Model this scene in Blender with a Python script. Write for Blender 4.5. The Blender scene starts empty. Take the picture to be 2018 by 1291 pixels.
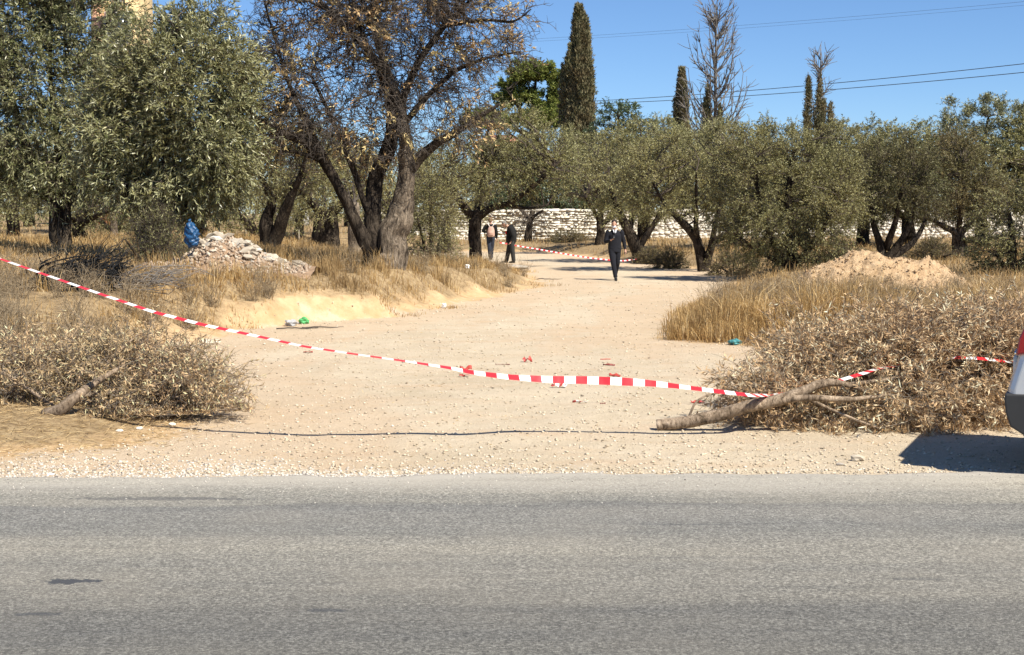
import bpy, math, random
import numpy as np
from math import radians as R, pi

# ------------------------------------------------------------------ camera, sky, sun, exposure
F = 2800.0; CX, CY = 1009.0, 645.5; HOR = 419.0; CH = 2.0      # focal length and horizon of the 2018x1291 photograph
PITCH = math.atan((CY - HOR) / F)
scene = bpy.context.scene
COL = scene.collection
cam_d = bpy.data.cameras.new('camera'); cam = bpy.data.objects.new('camera', cam_d); COL.objects.link(cam)
cam.location = (0, 0, CH); cam.rotation_euler = (pi / 2 - PITCH, 0, 0)
cam_d.sensor_width = 36; cam_d.lens = 36 * F / 2018; cam_d.clip_end = 3000; cam_d.clip_start = 0.1
scene.camera = cam

SUN = np.array([0.62, -0.60, 1.0]); SUN /= np.linalg.norm(SUN)
ELEV = math.asin(SUN[2]); AZ = math.atan2(SUN[0], SUN[1])      # azimuth from +Y towards +X
world = bpy.data.worlds.new('World'); scene.world = world; world.use_nodes = True
wn = world.node_tree; bg = wn.nodes['Background']
sky = wn.nodes.new('ShaderNodeTexSky'); sky.sky_type = 'NISHITA'; sky.sun_disc = False
sky.sun_elevation = ELEV; sky.sun_rotation = AZ
sky.altitude = 5000; sky.air_density = 1.45; sky.dust_density = 0.0; sky.ozone_density = 8.0
wn.links.new(sky.outputs[0], bg.inputs['Color']); bg.inputs['Strength'].default_value = 0.08
sun_d = bpy.data.lights.new('sun', 'SUN'); sun_d.energy = 5.0; sun_d.angle = R(0.55); sun_d.color = (1.0, 0.93, 0.81)
sun = bpy.data.objects.new('sun', sun_d); COL.objects.link(sun)
from mathutils import Vector
sun.rotation_euler = Vector(SUN).to_track_quat('Z', 'Y').to_euler(); sun.location = (10, -10, 20)
scene.view_settings.view_transform = 'Standard'; scene.view_settings.look = 'None'
scene.view_settings.exposure = 0.74; scene.view_settings.gamma = 1.0; scene.view_settings.use_curve_mapping = False

# ------------------------------------------------------------------ small maths
rng = np.random.default_rng(7)
def nrm(v): return v / np.maximum(np.linalg.norm(v, axis=-1, keepdims=True), 1e-9)
def sstep(a, b, x): t = np.clip((x - a) / (b - a), 0, 1); return t * t * (3 - 2 * t)
def ray(px, py):
    u = (px - CX) / F; v = (CY - py) / F; c, s = math.cos(PITCH), math.sin(PITCH)
    return np.array([u, c + v * s, -s + v * c])
def at(px, py, Y):
    r = ray(px, py); return np.array([0, 0, CH]) + r * (Y / r[1])
def px_x(px, Y): return (px - CX) / F * Y
def row_z(py, Y): return at(CX, py, Y)[2]

_perm = np.random.default_rng(99).random((256, 256))
def vnoise(x, y):
    xi = np.floor(x).astype(int); yi = np.floor(y).astype(int); fx = x - xi; fy = y - yi
    fx = fx * fx * (3 - 2 * fx); fy = fy * fy * (3 - 2 * fy)
    g = lambda a, b: _perm[a & 255, b & 255]
    return (g(xi, yi) * (1 - fx) + g(xi + 1, yi) * fx) * (1 - fy) + (g(xi, yi + 1) * (1 - fx) + g(xi + 1, yi + 1) * fx) * fy - 0.5
def fbm(x, y, o=4):
    s = 0; a = 1.0
    for k in range(o): s = s + a * vnoise(x * 2 ** k + 17 * k, y * 2 ** k + 31 * k); a *= 0.5
    return s

# ------------------------------------------------------------------ terrain
TRACK = np.array([(-70, 10.95), (-5.2, 11.0), (-3.9, 11.5), (-3.0, 12.2), (-2.9, 13.2), (-3.3, 15), (-4.6, 18), (-5.1, 20.7), (-4.5, 24.2),
                  (-3.74, 25.4), (-2.4, 26.7), (-1.25, 30.9), (-.11, 34.8), (.95, 38.4), (.8, 44.4), (0.0, 51.4), (-1.2, 56.6),
                  (-8, 60), (-30, 63), (-30, 74), (-8, 73), (.8, 71.8), (2.2, 67.5), (3.6, 62.9), (4.6, 58.3), (5.9, 53.3), (7.0, 48.3),
                  (6.2, 41), (5.0, 35.9), (3.4, 29.3), (2.75, 25.3), (2.3, 22.2), (3.3, 21.2), (4.3, 20.2), (4.4, 18.4), (4.2, 16), (5.0, 14.6), (12, 14.2), (70, 14), (70, 5), (-70, 5)], float)
def track_sd(x, y):
    x = np.asarray(x, float); y = np.asarray(y, float)
    d2 = np.full(x.shape, 1e9); ins = np.zeros(x.shape, bool); n = len(TRACK)
    for i in range(n):
        ax, ay = TRACK[i]; bx, by = TRACK[(i + 1) % n]
        ex, ey = bx - ax, by - ay; t = np.clip(((x - ax) * ex + (y - ay) * ey) / (ex * ex + ey * ey), 0, 1)
        d2 = np.minimum(d2, (x - ax - t * ex) ** 2 + (y - ay - t * ey) ** 2)
        if ay != by:
            c = ((ay > y) != (by > y)) & (x < ex * (y - ay) / ey + ax); ins ^= c
    d = np.sqrt(d2); return np.where(ins, -d, d)
def height(x, y, sd=None):
    x = np.asarray(x, float); y = np.asarray(y, float)
    if sd is None: sd = track_sd(x, y)
    sd = sd + fbm(x * 0.9, y * 0.9, 3) * 0.35
    left = 1 - sstep(-1.5, 3.5, x - 0.02 * (y - 30))
    Hl = (0.44 + 0.34 * sstep(0.4, 1.5, sd) + 0.28 * sstep(2, 9, sd)) * (1 - 0.62 * sstep(31, 44, y) * sstep(-9, -3, x)) + 0.12 * sstep(46, 75, y) * (1 - sstep(-14, -4, x))
    Hl = Hl * (0.18 + 0.82 * sstep(14, 23, y))
    Hr = (0.10 + 0.22 * sstep(0.3, 2.5, sd)) * sstep(14.5, 19, y) + 0.15 * sstep(40, 80, y)
    cut = sstep(23.5, 25.0, y) * (1 - sstep(27.4, 29, y)) * (1 - sstep(-2.2, -1.2, x))        # the eroded step beside the track
    wl = 1.5 * (1 - cut) + 0.45 * cut
    up = sstep(0.0, 1.0, sd / np.where(left > 0.5, wl, 1.6))
    z = up * (left * Hl + (1 - left) * Hr) + cut * left * np.sin(np.clip(up, 0, 1) * pi) * (fbm(x * 3.1, y * 3.1 + 5, 4) * .22 + fbm(x * 9, y * 4, 2) * .05)
    z = z + fbm(x * 0.35, y * 0.35, 3) * 0.05 * sstep(11.5, 15, y) + fbm(x * 2.2 + 9, y * 2.2, 3) * 0.02 * sstep(10.9, 12, y)
    z = z + fbm(x * 1.5 + 40, y * 1.5, 3) * 0.10 * sstep(0.1, 1.0, sd) * sstep(15, 18, y)
    return z * sstep(10.6, 11.4, y)
def hz(x, y): return float(height(np.array([x]), np.array([y]))[0])
def ground_px(px, py):                       # where the sight line through a photo pixel meets the ground
    z = 0.0
    for _ in range(12):
        r = ray(px, py); t = (z - CH) / r[2]; p = np.array([0, 0, CH]) + r * t; z = 0.5 * z + 0.5 * hz(p[0], p[1])
    return np.array([p[0], p[1], hz(p[0], p[1])])

# ------------------------------------------------------------------ mesh helpers
class Geo:
    def __init__(s): s.V = []; s.Q = []; s.T = []; s.n = 0; s.mq = []; s.mt = []
    def add(s, V, quads=None, tris=None, mat=0):
        V = np.asarray(V, float).reshape(-1, 3)
        if quads is not None and len(quads): q = np.asarray(quads, int).reshape(-1, 4) + s.n; s.Q.append(q); s.mq.append(np.broadcast_to(np.asarray(mat), (len(q),)))
        if tris is not None and len(tris): t = np.asarray(tris, int).reshape(-1, 3) + s.n; s.T.append(t); s.mt.append(np.broadcast_to(np.asarray(mat), (len(t),)))
        s.V.append(V); s.n += len(V); return s
    def box(s, c, size, rot=None, jit=0.0, r=None, mat=0):
        b = np.array([(x, y, z) for x in (-.5, .5) for y in (-.5, .5) for z in (-.5, .5)]) * np.asarray(size)
        if jit: b = b + (r or rng).uniform(-jit, jit, b.shape) * np.asarray(size)
        if rot is not None: b = b @ np.asarray(rot).T
        s.add(b + np.asarray(c), [(0, 1, 3, 2), (4, 6, 7, 5), (0, 4, 5, 1), (2, 3, 7, 6), (0, 2, 6, 4), (1, 5, 7, 3)], mat=mat); return s
    def mesh(s, name, mats, smooth=False):
        me = bpy.data.meshes.new(name)
        V = np.concatenate(s.V) if s.V else np.zeros((0, 3))
        me.vertices.add(len(V)); me.vertices.foreach_set('co', V.astype(np.float32).ravel())
        parts = []; starts = []; mi = []
        k = 0
        if s.Q: q = np.concatenate(s.Q); parts.append(q.ravel()); starts.append(np.arange(len(q)) * 4); mi.append(np.concatenate(s.mq)); k = len(q) * 4
        if s.T: t = np.concatenate(s.T); parts.append(t.ravel()); starts.append(k + np.arange(len(t)) * 3); mi.append(np.concatenate(s.mt))
        L = np.concatenate(parts).astype(np.int32); S = np.concatenate(starts).astype(np.int32)
        me.loops.add(len(L)); me.loops.foreach_set('vertex_index', L)
        me.polygons.add(len(S)); me.polygons.foreach_set('loop_start', S)
        for m in (mats if isinstance(mats, (list, tuple)) else [mats]): me.materials.append(m)
        me.polygons.foreach_set('material_index', np.concatenate(mi).astype(np.int32))
        if smooth: me.polygons.foreach_set('use_smooth', np.ones(len(S), bool))
        me.update(calc_edges=True); me.validate()
        return me
    def build(s, name, mats, parent=None, smooth=False, loc=(0, 0, 0), kind=None):
        o = bpy.data.objects.new(name, s.mesh(name, mats, smooth)); COL.objects.link(o); o.location = loc
        if parent is not None: o.parent = parent
        if kind: o['kind'] = kind
        return o
def tubes(P, Rad, sides=3, ell=None):
    P = np.asarray(P, float); Rad = np.asarray(Rad, float); T, n, _ = P.shape
    tan = nrm(np.gradient(P, axis=1)); m = nrm(P[:, -1] - P[:, 0])
    ref = np.where(np.abs(m[:, 2:3]) > 0.8, np.array([[0.0, 1, 0]]), np.array([[0, 0, 1.0]]))[:, None, :]
    u = nrm(np.cross(tan, ref)); v = np.cross(tan, u)
    a = np.arange(sides) * 2 * pi / sides
    eu, ev = (1, 1) if ell is None else ell
    ring = (np.cos(a)[None, None, :, None] * u[:, :, None, :] * eu + np.sin(a)[None, None, :, None] * v[:, :, None, :] * ev) * Rad[:, :, None, None]
    V = (P[:, :, None, :] + ring).reshape(-1, 3)
    idx = np.arange(T * n * sides).reshape(T, n, sides); nx = np.roll(idx, -1, axis=2)
    q = np.stack([idx[:, :-1], nx[:, :-1], nx[:, 1:], idx[:, 1:]], -1).reshape(-1, 4)
    return V, q
def resample(pts, n, jit=0.0, r=rng):
    pts = np.asarray(pts, float); d = np.r_[0, np.cumsum(np.linalg.norm(np.diff(pts[:, :3], axis=0), axis=1))]
    t = np.linspace(0, d[-1], n); out = np.stack([np.interp(t, d, pts[:, k]) for k in range(pts.shape[1])], 1)
    for _ in range(2): out[1:-1, :3] = 0.25 * out[:-2, :3] + 0.5 * out[1:-1, :3] + 0.25 * out[2:, :3]
    if jit: out[1:-1, :3] += r.normal(0, 1, (n - 2, 3)) * jit * out[1:-1, 3:4]
    return out
def capped_tube(g, pts, sides=8, n=None, jit=0.0, r=rng, ell=None, mat=0, capmat=None, lump=0.0):
    p = resample(pts, n or max(4, 3 * len(pts)), jit, r); V, q = tubes(p[None, :, :3], p[None, :, 3], sides, ell)
    if lump:
        c = np.repeat(p[:, :3], sides, 0); rad_ = np.repeat(p[:, 3], sides); a_ = np.tile(np.arange(sides) * 2 * pi / sides, len(p)); h_ = np.repeat(np.r_[0, np.cumsum(np.linalg.norm(np.diff(p[:, :3], axis=0), axis=1))], sides); o_ = r.uniform(0, 99)
        k_ = 1 + lump * (fbm(np.cos(a_) * 1.3 + o_, np.sin(a_) * 1.3 + h_ / np.maximum(p[:, 3].max(), .05) * .12, 3) * 1.5 + 0.30 * vnoise(np.cos(a_) * 4.5 + o_, np.sin(a_) * 4.5 + h_ * .3)); V = c + (V - c) * k_[:, None]
    V = V.copy(); k = len(V); V = np.vstack([V, p[0, :3], p[-1, :3]]); nn = len(p)
    g.add(V, q, mat=mat)
    off = g.n - len(V); t = []
    for i in range(sides):
        t.append((k, (i + 1) % sides, i)); t.append((k + 1, (nn - 1) * sides + i, (nn - 1) * sides + (i + 1) % sides))
    g.T.append(np.array(t) + off); g.mt.append(np.broadcast_to(np.asarray(mat if capmat is None else capmat), (len(t),)))
    return g
def curves_between(A, B, n, bow, jit, r):
    t = np.linspace(0, 1, n)[None, :, None]; L = np.linalg.norm(B - A, axis=1)[:, None, None]
    w = 4 * t * (1 - t)
    return A[:, None] * (1 - t) + B[:, None] * t + bow[:, None, :] * w * L + r.normal(0, 1, (len(A), n, 3)) * jit * L * np.minimum(w, 1)
def randdir(n, r): return nrm(r.normal(0, 1, (n, 3)))
def leaf_quads(P, D, L, W, r, fold=0.25):
    side = nrm(np.cross(D, randdir(len(P), r))); nn = np.cross(side, D)
    mid = P + D * (L * 0.45)[:, None]; up = nn * (W * fold)[:, None]
    V = np.stack([P, mid + side * (W / 2)[:, None] + up, P + D * L[:, None], mid - side * (W / 2)[:, None] + up], 1)
    return V.reshape(-1, 3), np.arange(len(P) * 4).reshape(-1, 4)

def empty(name, loc, label=None, cat=None, group=None, rz=0):
    o = bpy.data.objects.new(name, None); COL.objects.link(o); o.location = loc; o.rotation_euler.z = rz; o.empty_display_size = 0.2
    return tag(o, label, cat, group)
def tag(o, label=None, cat=None, group=None, kind=None):
    if label: o['label'] = label
    if cat: o['category'] = cat
    if group: o['group'] = group
    if kind: o['kind'] = kind
    return o

# ------------------------------------------------------------------ materials
def nodes(name):
    m = bpy.data.materials.new(name); m.use_nodes = True; nt = m.node_tree; b = nt.nodes['Principled BSDF']
    return m, nt, b
def N(nt, t, **kw):
    n = nt.nodes.new(t)
    for k, v in kw.items():
        if k.startswith('i_'):
            n.inputs[k[2:].replace('_', ' ')].default_value = v
        else: setattr(n, k, v)
    return n
def ramp(nt, fac, stops, interp='LINEAR'):
    c = nt.nodes.new('ShaderNodeValToRGB'); c.color_ramp.interpolation = interp; e = c.color_ramp.elements
    while len(e) < len(stops): e.new(0.5)
    for el, (p, col) in zip(e, stops): el.position = p; el.color = (*col, 1)
    nt.links.new(fac, c.inputs[0]); return c.outputs[0]
def mixc(nt, f, a, b, mode='MIX'):
    m = nt.nodes.new('ShaderNodeMix'); m.data_type = 'RGBA'; m.blend_type = mode
    for s, v in ((0, f), (6, a), (7, b)):
        if hasattr(v, 'is_linked'): nt.links.new(v, m.inputs[s])
        else: m.inputs[s].default_value = v if s == 0 else (*v, 1)
    return m.outputs[2]
def noise(nt, scale, detail=3, rough=0.6, vec=None, dist=0.0):
    n = nt.nodes.new('ShaderNodeTexNoise'); n.inputs['Scale'].default_value = scale; n.inputs['Detail'].default_value = detail
    n.inputs['Roughness'].default_value = rough; n.inputs['Distortion'].default_value = dist
    if vec is None: vec = pos(nt)
    nt.links.new(vec, n.inputs['Vector']); return n.outputs[0]
def pos(nt, scale=None):
    g = nt.nodes.new('ShaderNodeNewGeometry').outputs['Position']
    if scale is None: return g
    mp = nt.nodes.new('ShaderNodeMapping'); mp.inputs['Scale'].default_value = scale; nt.links.new(g, mp.inputs[0]); return mp.outputs[0]
def bump(nt, b, hgt, strength, dist):
    n = nt.nodes.new('ShaderNodeBump'); n.inputs['Strength'].default_value = strength; n.inputs['Distance'].default_value = dist
    nt.links.new(hgt, n.inputs['Height']); nt.links.new(n.outputs[0], b.inputs['Normal'])
def plain(name, col, rough=0.7, metal=0.0, var=0.15, scale=6.0, bmp=0.0, coat=0.0, bscale=None):
    m, nt, b = nodes(name); oc = nt.nodes.new('ShaderNodeTexCoord').outputs['Object']
    f = noise(nt, scale, 4, 0.6, oc); c = np.array(col)
    nt.links.new(ramp(nt, f, [(0.3, tuple(c * (1 - var))), (0.7, tuple(np.minimum(c * (1 + var), 1)))]), b.inputs['Base Color'])
    b.inputs['Roughness'].default_value = rough; b.inputs['Metallic'].default_value = metal; b.inputs['Coat Weight'].default_value = coat
    if bmp: bump(nt, b, noise(nt, bscale or scale * 3, 5, 0.65, oc), 0.6, bmp)
    return m
def leafy(name, stops, under=None, rough=0.5, trans=0.2, patch=None, spec=0.5, tint=False):
    m, nt, b = nodes(name); geo = nt.nodes.new('ShaderNodeNewGeometry')
    c = ramp(nt, geo.outputs['Random Per Island'], stops)
    if patch:
        f = noise(nt, patch[0], 2, 0.5); f = ramp(nt, f, [(0.38, (0, 0, 0)), (0.66, (1, 1, 1))]); c = mixc(nt, f, c, mixc(nt, 0.75, c, patch[1]))
    if tint:
        oi = nt.nodes.new('ShaderNodeObjectInfo').outputs['Random']; c = mixc(nt, 1.0, c, ramp(nt, oi, [(0, (.72, .80, .74)), (.35, (1.0, .98, .9)), (.65, (.85, .92, .80)), (1, (1.22, 1.12, 1.0))]), 'MULTIPLY')
    if under: c = mixc(nt, geo.outputs['Backfacing'], c, mixc(nt, 0.7, c, under))
    nt.links.new(c, b.inputs['Base Color']); b.inputs['Roughness'].default_value = rough; b.inputs['Specular IOR Level'].default_value = spec
    if trans:
        tr = nt.nodes.new('ShaderNodeBsdfTranslucent'); nt.links.new(c, tr.inputs['Color'])
        mx = nt.nodes.new('ShaderNodeMixShader'); mx.inputs[0].default_value = trans
        nt.links.new(b.outputs[0], mx.inputs[1]); nt.links.new(tr.outputs[0], mx.inputs[2])
        nt.links.new(mx.outputs[0], nt.nodes['Material Output'].inputs['Surface'])
    return m
def bark(name, c0, c1, scale=7.0, depth=0.03):
    m, nt, b = nodes(name); oc = nt.nodes.new('ShaderNodeTexCoord').outputs['Object']
    mp = nt.nodes.new('ShaderNodeMapping'); mp.inputs['Scale'].default_value = (1, 1, 0.36); nt.links.new(oc, mp.inputs[0])
    f = noise(nt, scale * 1.6, 6, 0.78, mp.outputs[0], 1.2); f2 = noise(nt, scale * .35, 3, 0.6, oc); f3 = noise(nt, scale * 6, 4, 0.8, mp.outputs[0], .5)
    mid = tuple(0.45 * (np.array(c0) + np.array(c1))); c = ramp(nt, f, [(0.38, tuple(np.array(c0) * .45)), (0.45, c0), (0.53, mid), (0.64, c1)])
    c = mixc(nt, 1.0, c, ramp(nt, f2, [(0.35, (.62, .60, .58)), (0.65, (1.2, 1.18, 1.14))]), 'MULTIPLY'); c = mixc(nt, 1.0, c, ramp(nt, f3, [(0.38, (.6, .58, .55)), (0.55, (1.1, 1.1, 1.1))]), 'MULTIPLY')
    nt.links.new(c, b.inputs['Base Color']); b.inputs['Roughness'].default_value = 0.95; b.inputs['Specular IOR Level'].default_value = 0.12
    h = nt.nodes.new('ShaderNodeMath'); h.operation = 'MULTIPLY_ADD'; nt.links.new(f3, h.inputs[0]); h.inputs[1].default_value = .35; nt.links.new(f, h.inputs[2])
    bump(nt, b, h.outputs[0], 1.0, depth * 1.6); return m

def ground_material():
    m, nt, b = nodes('dry_earth'); at_ = nt.nodes.new('ShaderNodeAttribute'); at_.attribute_name = 'sd'
    sd = at_.outputs['Fac']
    big = noise(nt, 0.5, 4, 0.6); mid = noise(nt, 3.0, 5, 0.65); fine = noise(nt, 38, 4, 0.75); tiny = noise(nt, 120, 2, 0.7)
    st = noise(nt, 1.2, 4, 0.6, pos(nt, (0.5, 1.6, 1)))
    dirt = ramp(nt, big, [(0.35, (0.505, 0.42, 0.30)), (0.6, (0.575, 0.488, 0.36))])
    dirt = mixc(nt, ramp(nt, st, [(0.5, (0, 0, 0)), (0.72, (1, 1, 1))]), dirt, (0.54, 0.415, 0.285))
    dirt = mixc(nt, ramp(nt, mid, [(0.48, (0, 0, 0)), (0.75, (.5, .5, .5))]), dirt, (0.66, 0.56, 0.43))
    dirt = mixc(nt, ramp(nt, fine, [(0.27, (1, 1, 1)), (0.40, (0, 0, 0))]), dirt, (0.33, 0.25, 0.165))
    dirt = mixc(nt, ramp(nt, fine, [(0.6, (0, 0, 0)), (0.75, (.8, .8, .8))]), dirt, (0.70, 0.61, 0.48))
    dirt = mixc(nt, ramp(nt, noise(nt, 15, 3, 0.7), [(0.30, (.75, .75, .75)), (0.38, (0, 0, 0))]), dirt, (0.36, 0.27, 0.18)); dirt = mixc(nt, ramp(nt, noise(nt, 11, 3, 0.7), [(0.62, (0, 0, 0)), (0.70, (.7, .7, .7))]), dirt, (0.72, 0.64, 0.51))
    dirt = mixc(nt, ramp(nt, tiny, [(0.3, (.5, .5, .5)), (0.5, (0, 0, 0))]), dirt, (0.36, 0.28, 0.19))
    ct = nt.nodes.new('ShaderNodeMath'); ct.operation = 'MULTIPLY_ADD'; nt.links.new(noise(nt, .8, 4, .6, pos(nt, (1.4, .35, 1))), ct.inputs[0]); ct.inputs[1].default_value = 5.0; nt.links.new(sd, ct.inputs[2])
    dirt = mixc(nt, ramp(nt, ct.outputs[0], [(0.0, (.55, .55, .55)), (0.9, (0, 0, 0))]), mixc(nt, .5, dirt, (0.56, 0.40, 0.255)), dirt) if False else mixc(nt, ramp(nt, ct.outputs[0], [(0.25, (0, 0, 0)), (0.95, (.6, .6, .6))]), dirt, mixc(nt, .6, dirt, (0.53, 0.375, 0.24)))
    str_ = noise(nt, 9, 6, 0.75)
    soil = ramp(nt, str_, [(0.3, (0.15, 0.105, 0.06)), (0.5, (0.30, 0.215, 0.12)), (0.68, (0.43, 0.33, 0.19))])
    orange = ramp(nt, mid, [(0.35, (0.48, 0.32, 0.17)), (0.65, (0.60, 0.44, 0.26))])
    a = nt.nodes.new('ShaderNodeMath'); a.operation = 'ADD'; nt.links.new(sd, a.inputs[0])
    s2 = nt.nodes.new('ShaderNodeMath'); s2.operation = 'MULTIPLY_ADD'; nt.links.new(noise(nt, 1.6, 5, 0.7), s2.inputs[0]); s2.inputs[1].default_value = 1.6; s2.inputs[2].default_value = -0.8
    nt.links.new(s2.outputs[0], a.inputs[1])
    e1 = ramp(nt, a.outputs[0], [(0.0, (0, 0, 0)), (0.2, (1, 1, 1))]); e2 = ramp(nt, a.outputs[0], [(0.35, (0, 0, 0)), (0.75, (1, 1, 1))])
    c = mixc(nt, e1, dirt, orange); c = mixc(nt, e2, c, soil)
    nt.links.new(c, b.inputs['Base Color']); b.inputs['Roughness'].default_value = 0.95; b.inputs['Specular IOR Level'].default_value = 0.1
    h = nt.nodes.new('ShaderNodeMath'); h.operation = 'MULTIPLY_ADD'; nt.links.new(mid, h.inputs[0]); h.inputs[1].default_value = 1.5; nt.links.new(fine, h.inputs[2])
    bump(nt, b, h.outputs[0], 0.8, 0.03); return m
def asphalt_material():
    m, nt, b = nodes('worn_asphalt')
    agg = noise(nt, 130, 3, 0.8); agg2 = noise(nt, 62, 4, 0.8); band = noise(nt, 1.0, 4, 0.6, pos(nt, (0.10, 1.5, 1))); blot = noise(nt, 0.9, 4, 0.6)
    streak = noise(nt, 1.0, 5, 0.7, pos(nt, (0.5, 9, 1)))
    base = ramp(nt, agg, [(0.30, (0.075, 0.073, 0.072)), (0.45, (0.185, 0.178, 0.166)), (0.56, (0.25, 0.24, 0.222)), (0.72, (0.46, 0.44, 0.405))])
    base = mixc(nt, 0.72, base, ramp(nt, agg2, [(0.39, (0.06, 0.058, 0.055)), (0.47, (0.175, 0.169, 0.153)), (0.54, (0.24, 0.232, 0.206)), (0.61, (0.47, 0.455, 0.41))]))
    base = mixc(nt, 1.0, base, ramp(nt, band, [(0.3, (0.78, 0.79, 0.80)), (0.68, (1.16, 1.13, 1.06))]), 'MULTIPLY')
    base = mixc(nt, 1.0, base, ramp(nt, streak, [(0.25, (0.75, 0.76, 0.78)), (0.48, (1, 1, 1))]), 'MULTIPLY')
    base = mixc(nt, ramp(nt, blot, [(0.45, (0, 0, 0)), (0.8, (.35, .35, .35))]), base, (0.30, 0.27, 0.22))
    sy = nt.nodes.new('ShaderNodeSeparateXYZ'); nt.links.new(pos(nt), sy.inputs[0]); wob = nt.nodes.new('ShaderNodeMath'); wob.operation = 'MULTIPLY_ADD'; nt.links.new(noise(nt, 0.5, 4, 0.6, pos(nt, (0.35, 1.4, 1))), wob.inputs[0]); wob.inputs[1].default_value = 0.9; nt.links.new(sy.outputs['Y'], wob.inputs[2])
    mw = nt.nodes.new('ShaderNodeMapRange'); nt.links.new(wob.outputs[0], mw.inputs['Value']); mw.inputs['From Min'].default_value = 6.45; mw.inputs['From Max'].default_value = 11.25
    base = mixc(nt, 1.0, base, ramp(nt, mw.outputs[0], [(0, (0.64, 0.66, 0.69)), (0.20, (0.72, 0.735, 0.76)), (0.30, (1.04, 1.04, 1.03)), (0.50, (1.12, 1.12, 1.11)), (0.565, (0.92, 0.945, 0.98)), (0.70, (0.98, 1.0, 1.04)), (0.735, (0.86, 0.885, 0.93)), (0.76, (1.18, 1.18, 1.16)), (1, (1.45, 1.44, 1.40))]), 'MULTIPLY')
    # pale dust blown onto the edge
    sep = nt.nodes.new('ShaderNodeSeparateXYZ'); nt.links.new(pos(nt), sep.inputs[0])
    mr = nt.nodes.new('ShaderNodeMapRange'); nt.links.new(sep.outputs['Y'], mr.inputs['Value']); mr.inputs['From Min'].default_value = 9.0; mr.inputs['From Max'].default_value = 10.9
    w = nt.nodes.new('ShaderNodeMath'); w.operation = 'MULTIPLY'; nt.links.new(mr.outputs[0], w.inputs[0]); nt.links.new(noise(nt, 0.8, 5, 0.7, pos(nt, (0.4, 2.5, 1))), w.inputs[1])
    base = mixc(nt, ramp(nt, w.outputs[0], [(0.2, (0, 0, 0)), (0.5, (.9, .9, .9))]), base, (0.46, 0.425, 0.365))
    def stain(cx, cy, rx, ry, amt, base):
        mp = nt.nodes.new('ShaderNodeMapping'); nt.links.new(pos(nt), mp.inputs[0]); mp.vector_type = 'TEXTURE'
        mp.inputs['Location'].default_value = (cx, cy, 0.02); mp.inputs['Scale'].default_value = (rx, ry, 1)
        ln = nt.nodes.new('ShaderNodeVectorMath'); ln.operation = 'LENGTH'; nt.links.new(mp.outputs[0], ln.inputs[0])
        ad = nt.nodes.new('ShaderNodeMath'); ad.operation = 'MULTIPLY_ADD'; nt.links.new(noise(nt, 22, 4, 0.7), ad.inputs[0]); ad.inputs[1].default_value = 1.2; nt.links.new(ln.outputs['Value'], ad.inputs[2])
        return mixc(nt, ramp(nt, ad.outputs[0], [(0.9, (amt,) * 3), (1.7 / 1.0 if False else 1.0, (0, 0, 0))]), base, (0.05, 0.055, 0.065))
    base = stain(-2.38, 7.50, 0.46, 0.15, 0.9, base); base = stain(-2.36, 6.88, 0.36, 0.08, 0.6, base); base = stain(-0.93, 6.95, 0.26, 0.08, 0.55, base); base = stain(-2.4, 9.72, 1.7, 0.16, 0.5, base); base = stain(1.1, 8.9, 0.8, 0.05, 0.35, base); base = stain(2.2, 7.55, 0.5, 0.06, 0.35, base)
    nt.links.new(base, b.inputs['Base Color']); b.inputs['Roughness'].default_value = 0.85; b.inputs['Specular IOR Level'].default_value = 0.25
    bump(nt, b, agg2, 0.9, 0.012); return m

M = {}
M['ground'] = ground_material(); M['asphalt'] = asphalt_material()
M['olive'] = leafy('olive_leaf', [(0, (0.076, 0.091, 0.038)), (0.45, (0.162, 0.172, 0.068)), (0.8, (0.257, 0.255, 0.106)), (1, (0.400, 0.363, 0.157))], (0.420, 0.419, 0.237), 0.38, 0.15, (0.7, (0.191, 0.172, 0.059)), 0.5)
M['olive_deep'] = leafy('deep_olive_leaf', [(0, (0.059, 0.078, 0.032)), (0.5, (0.138, 0.151, 0.060)), (0.85, (0.237, 0.238, 0.103)), (1, (0.394, 0.371, 0.183))], (0.394, 0.388, 0.220), 0.36, 0.15, (0.7, (0.138, 0.150, 0.055)), 0.45)
M['olive_grey'] = leafy('grey_olive_leaf', [(0, (0.107, 0.107, 0.044)), (0.5, (0.205, 0.197, 0.080)), (0.85, (0.311, 0.289, 0.120)), (1, (0.409, 0.365, 0.159))], (0.365, 0.355, 0.175), 0.5, 0.18, (0.5, (0.258, 0.215, 0.071)), 0.4, tint=True)
M['olive_brown'] = leafy('brownish_olive_leaf', [(0, (0.090, 0.078, 0.034)), (0.5, (0.171, 0.138, 0.062)), (1, (0.288, 0.230, 0.107))], None, 0.55, 0.18, (0.5, (0.179, 0.174, 0.077)), 0.3, tint=True)
M['broad'] = leafy('dark_broad_leaf', [(0, (0.035, 0.064, 0.029)), (0.6, (0.080, 0.120, 0.056)), (1, (0.160, 0.200, 0.104))], None, 0.45, 0.12, None, 0.5)
M['pine'] = leafy('pine_needle', [(0, (0.078, 0.111, 0.024)), (0.5, (0.157, 0.196, 0.041)), (1, (0.297, 0.311, 0.084))], None, 0.6, 0.15, None, 0.3)
M['cypress'] = leafy('cypress_scale', [(0, (0.076, 0.087, 0.043)), (0.5, (0.153, 0.150, 0.079)), (1, (0.262, 0.229, 0.128))], None, 0.7, 0.08, (1.2, (0.197, 0.146, 0.079)), 0.2)
M['almond'] = leafy('withered_almond_leaf', [(0, (0.247, 0.145, 0.071)), (0.4, (0.542, 0.328, 0.164)), (0.75, (0.740, 0.498, 0.259)), (1, (0.850, 0.712, 0.350))], None, 0.7, 0.25, (0.9, (0.593, 0.526, 0.235)), 0.2)
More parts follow.
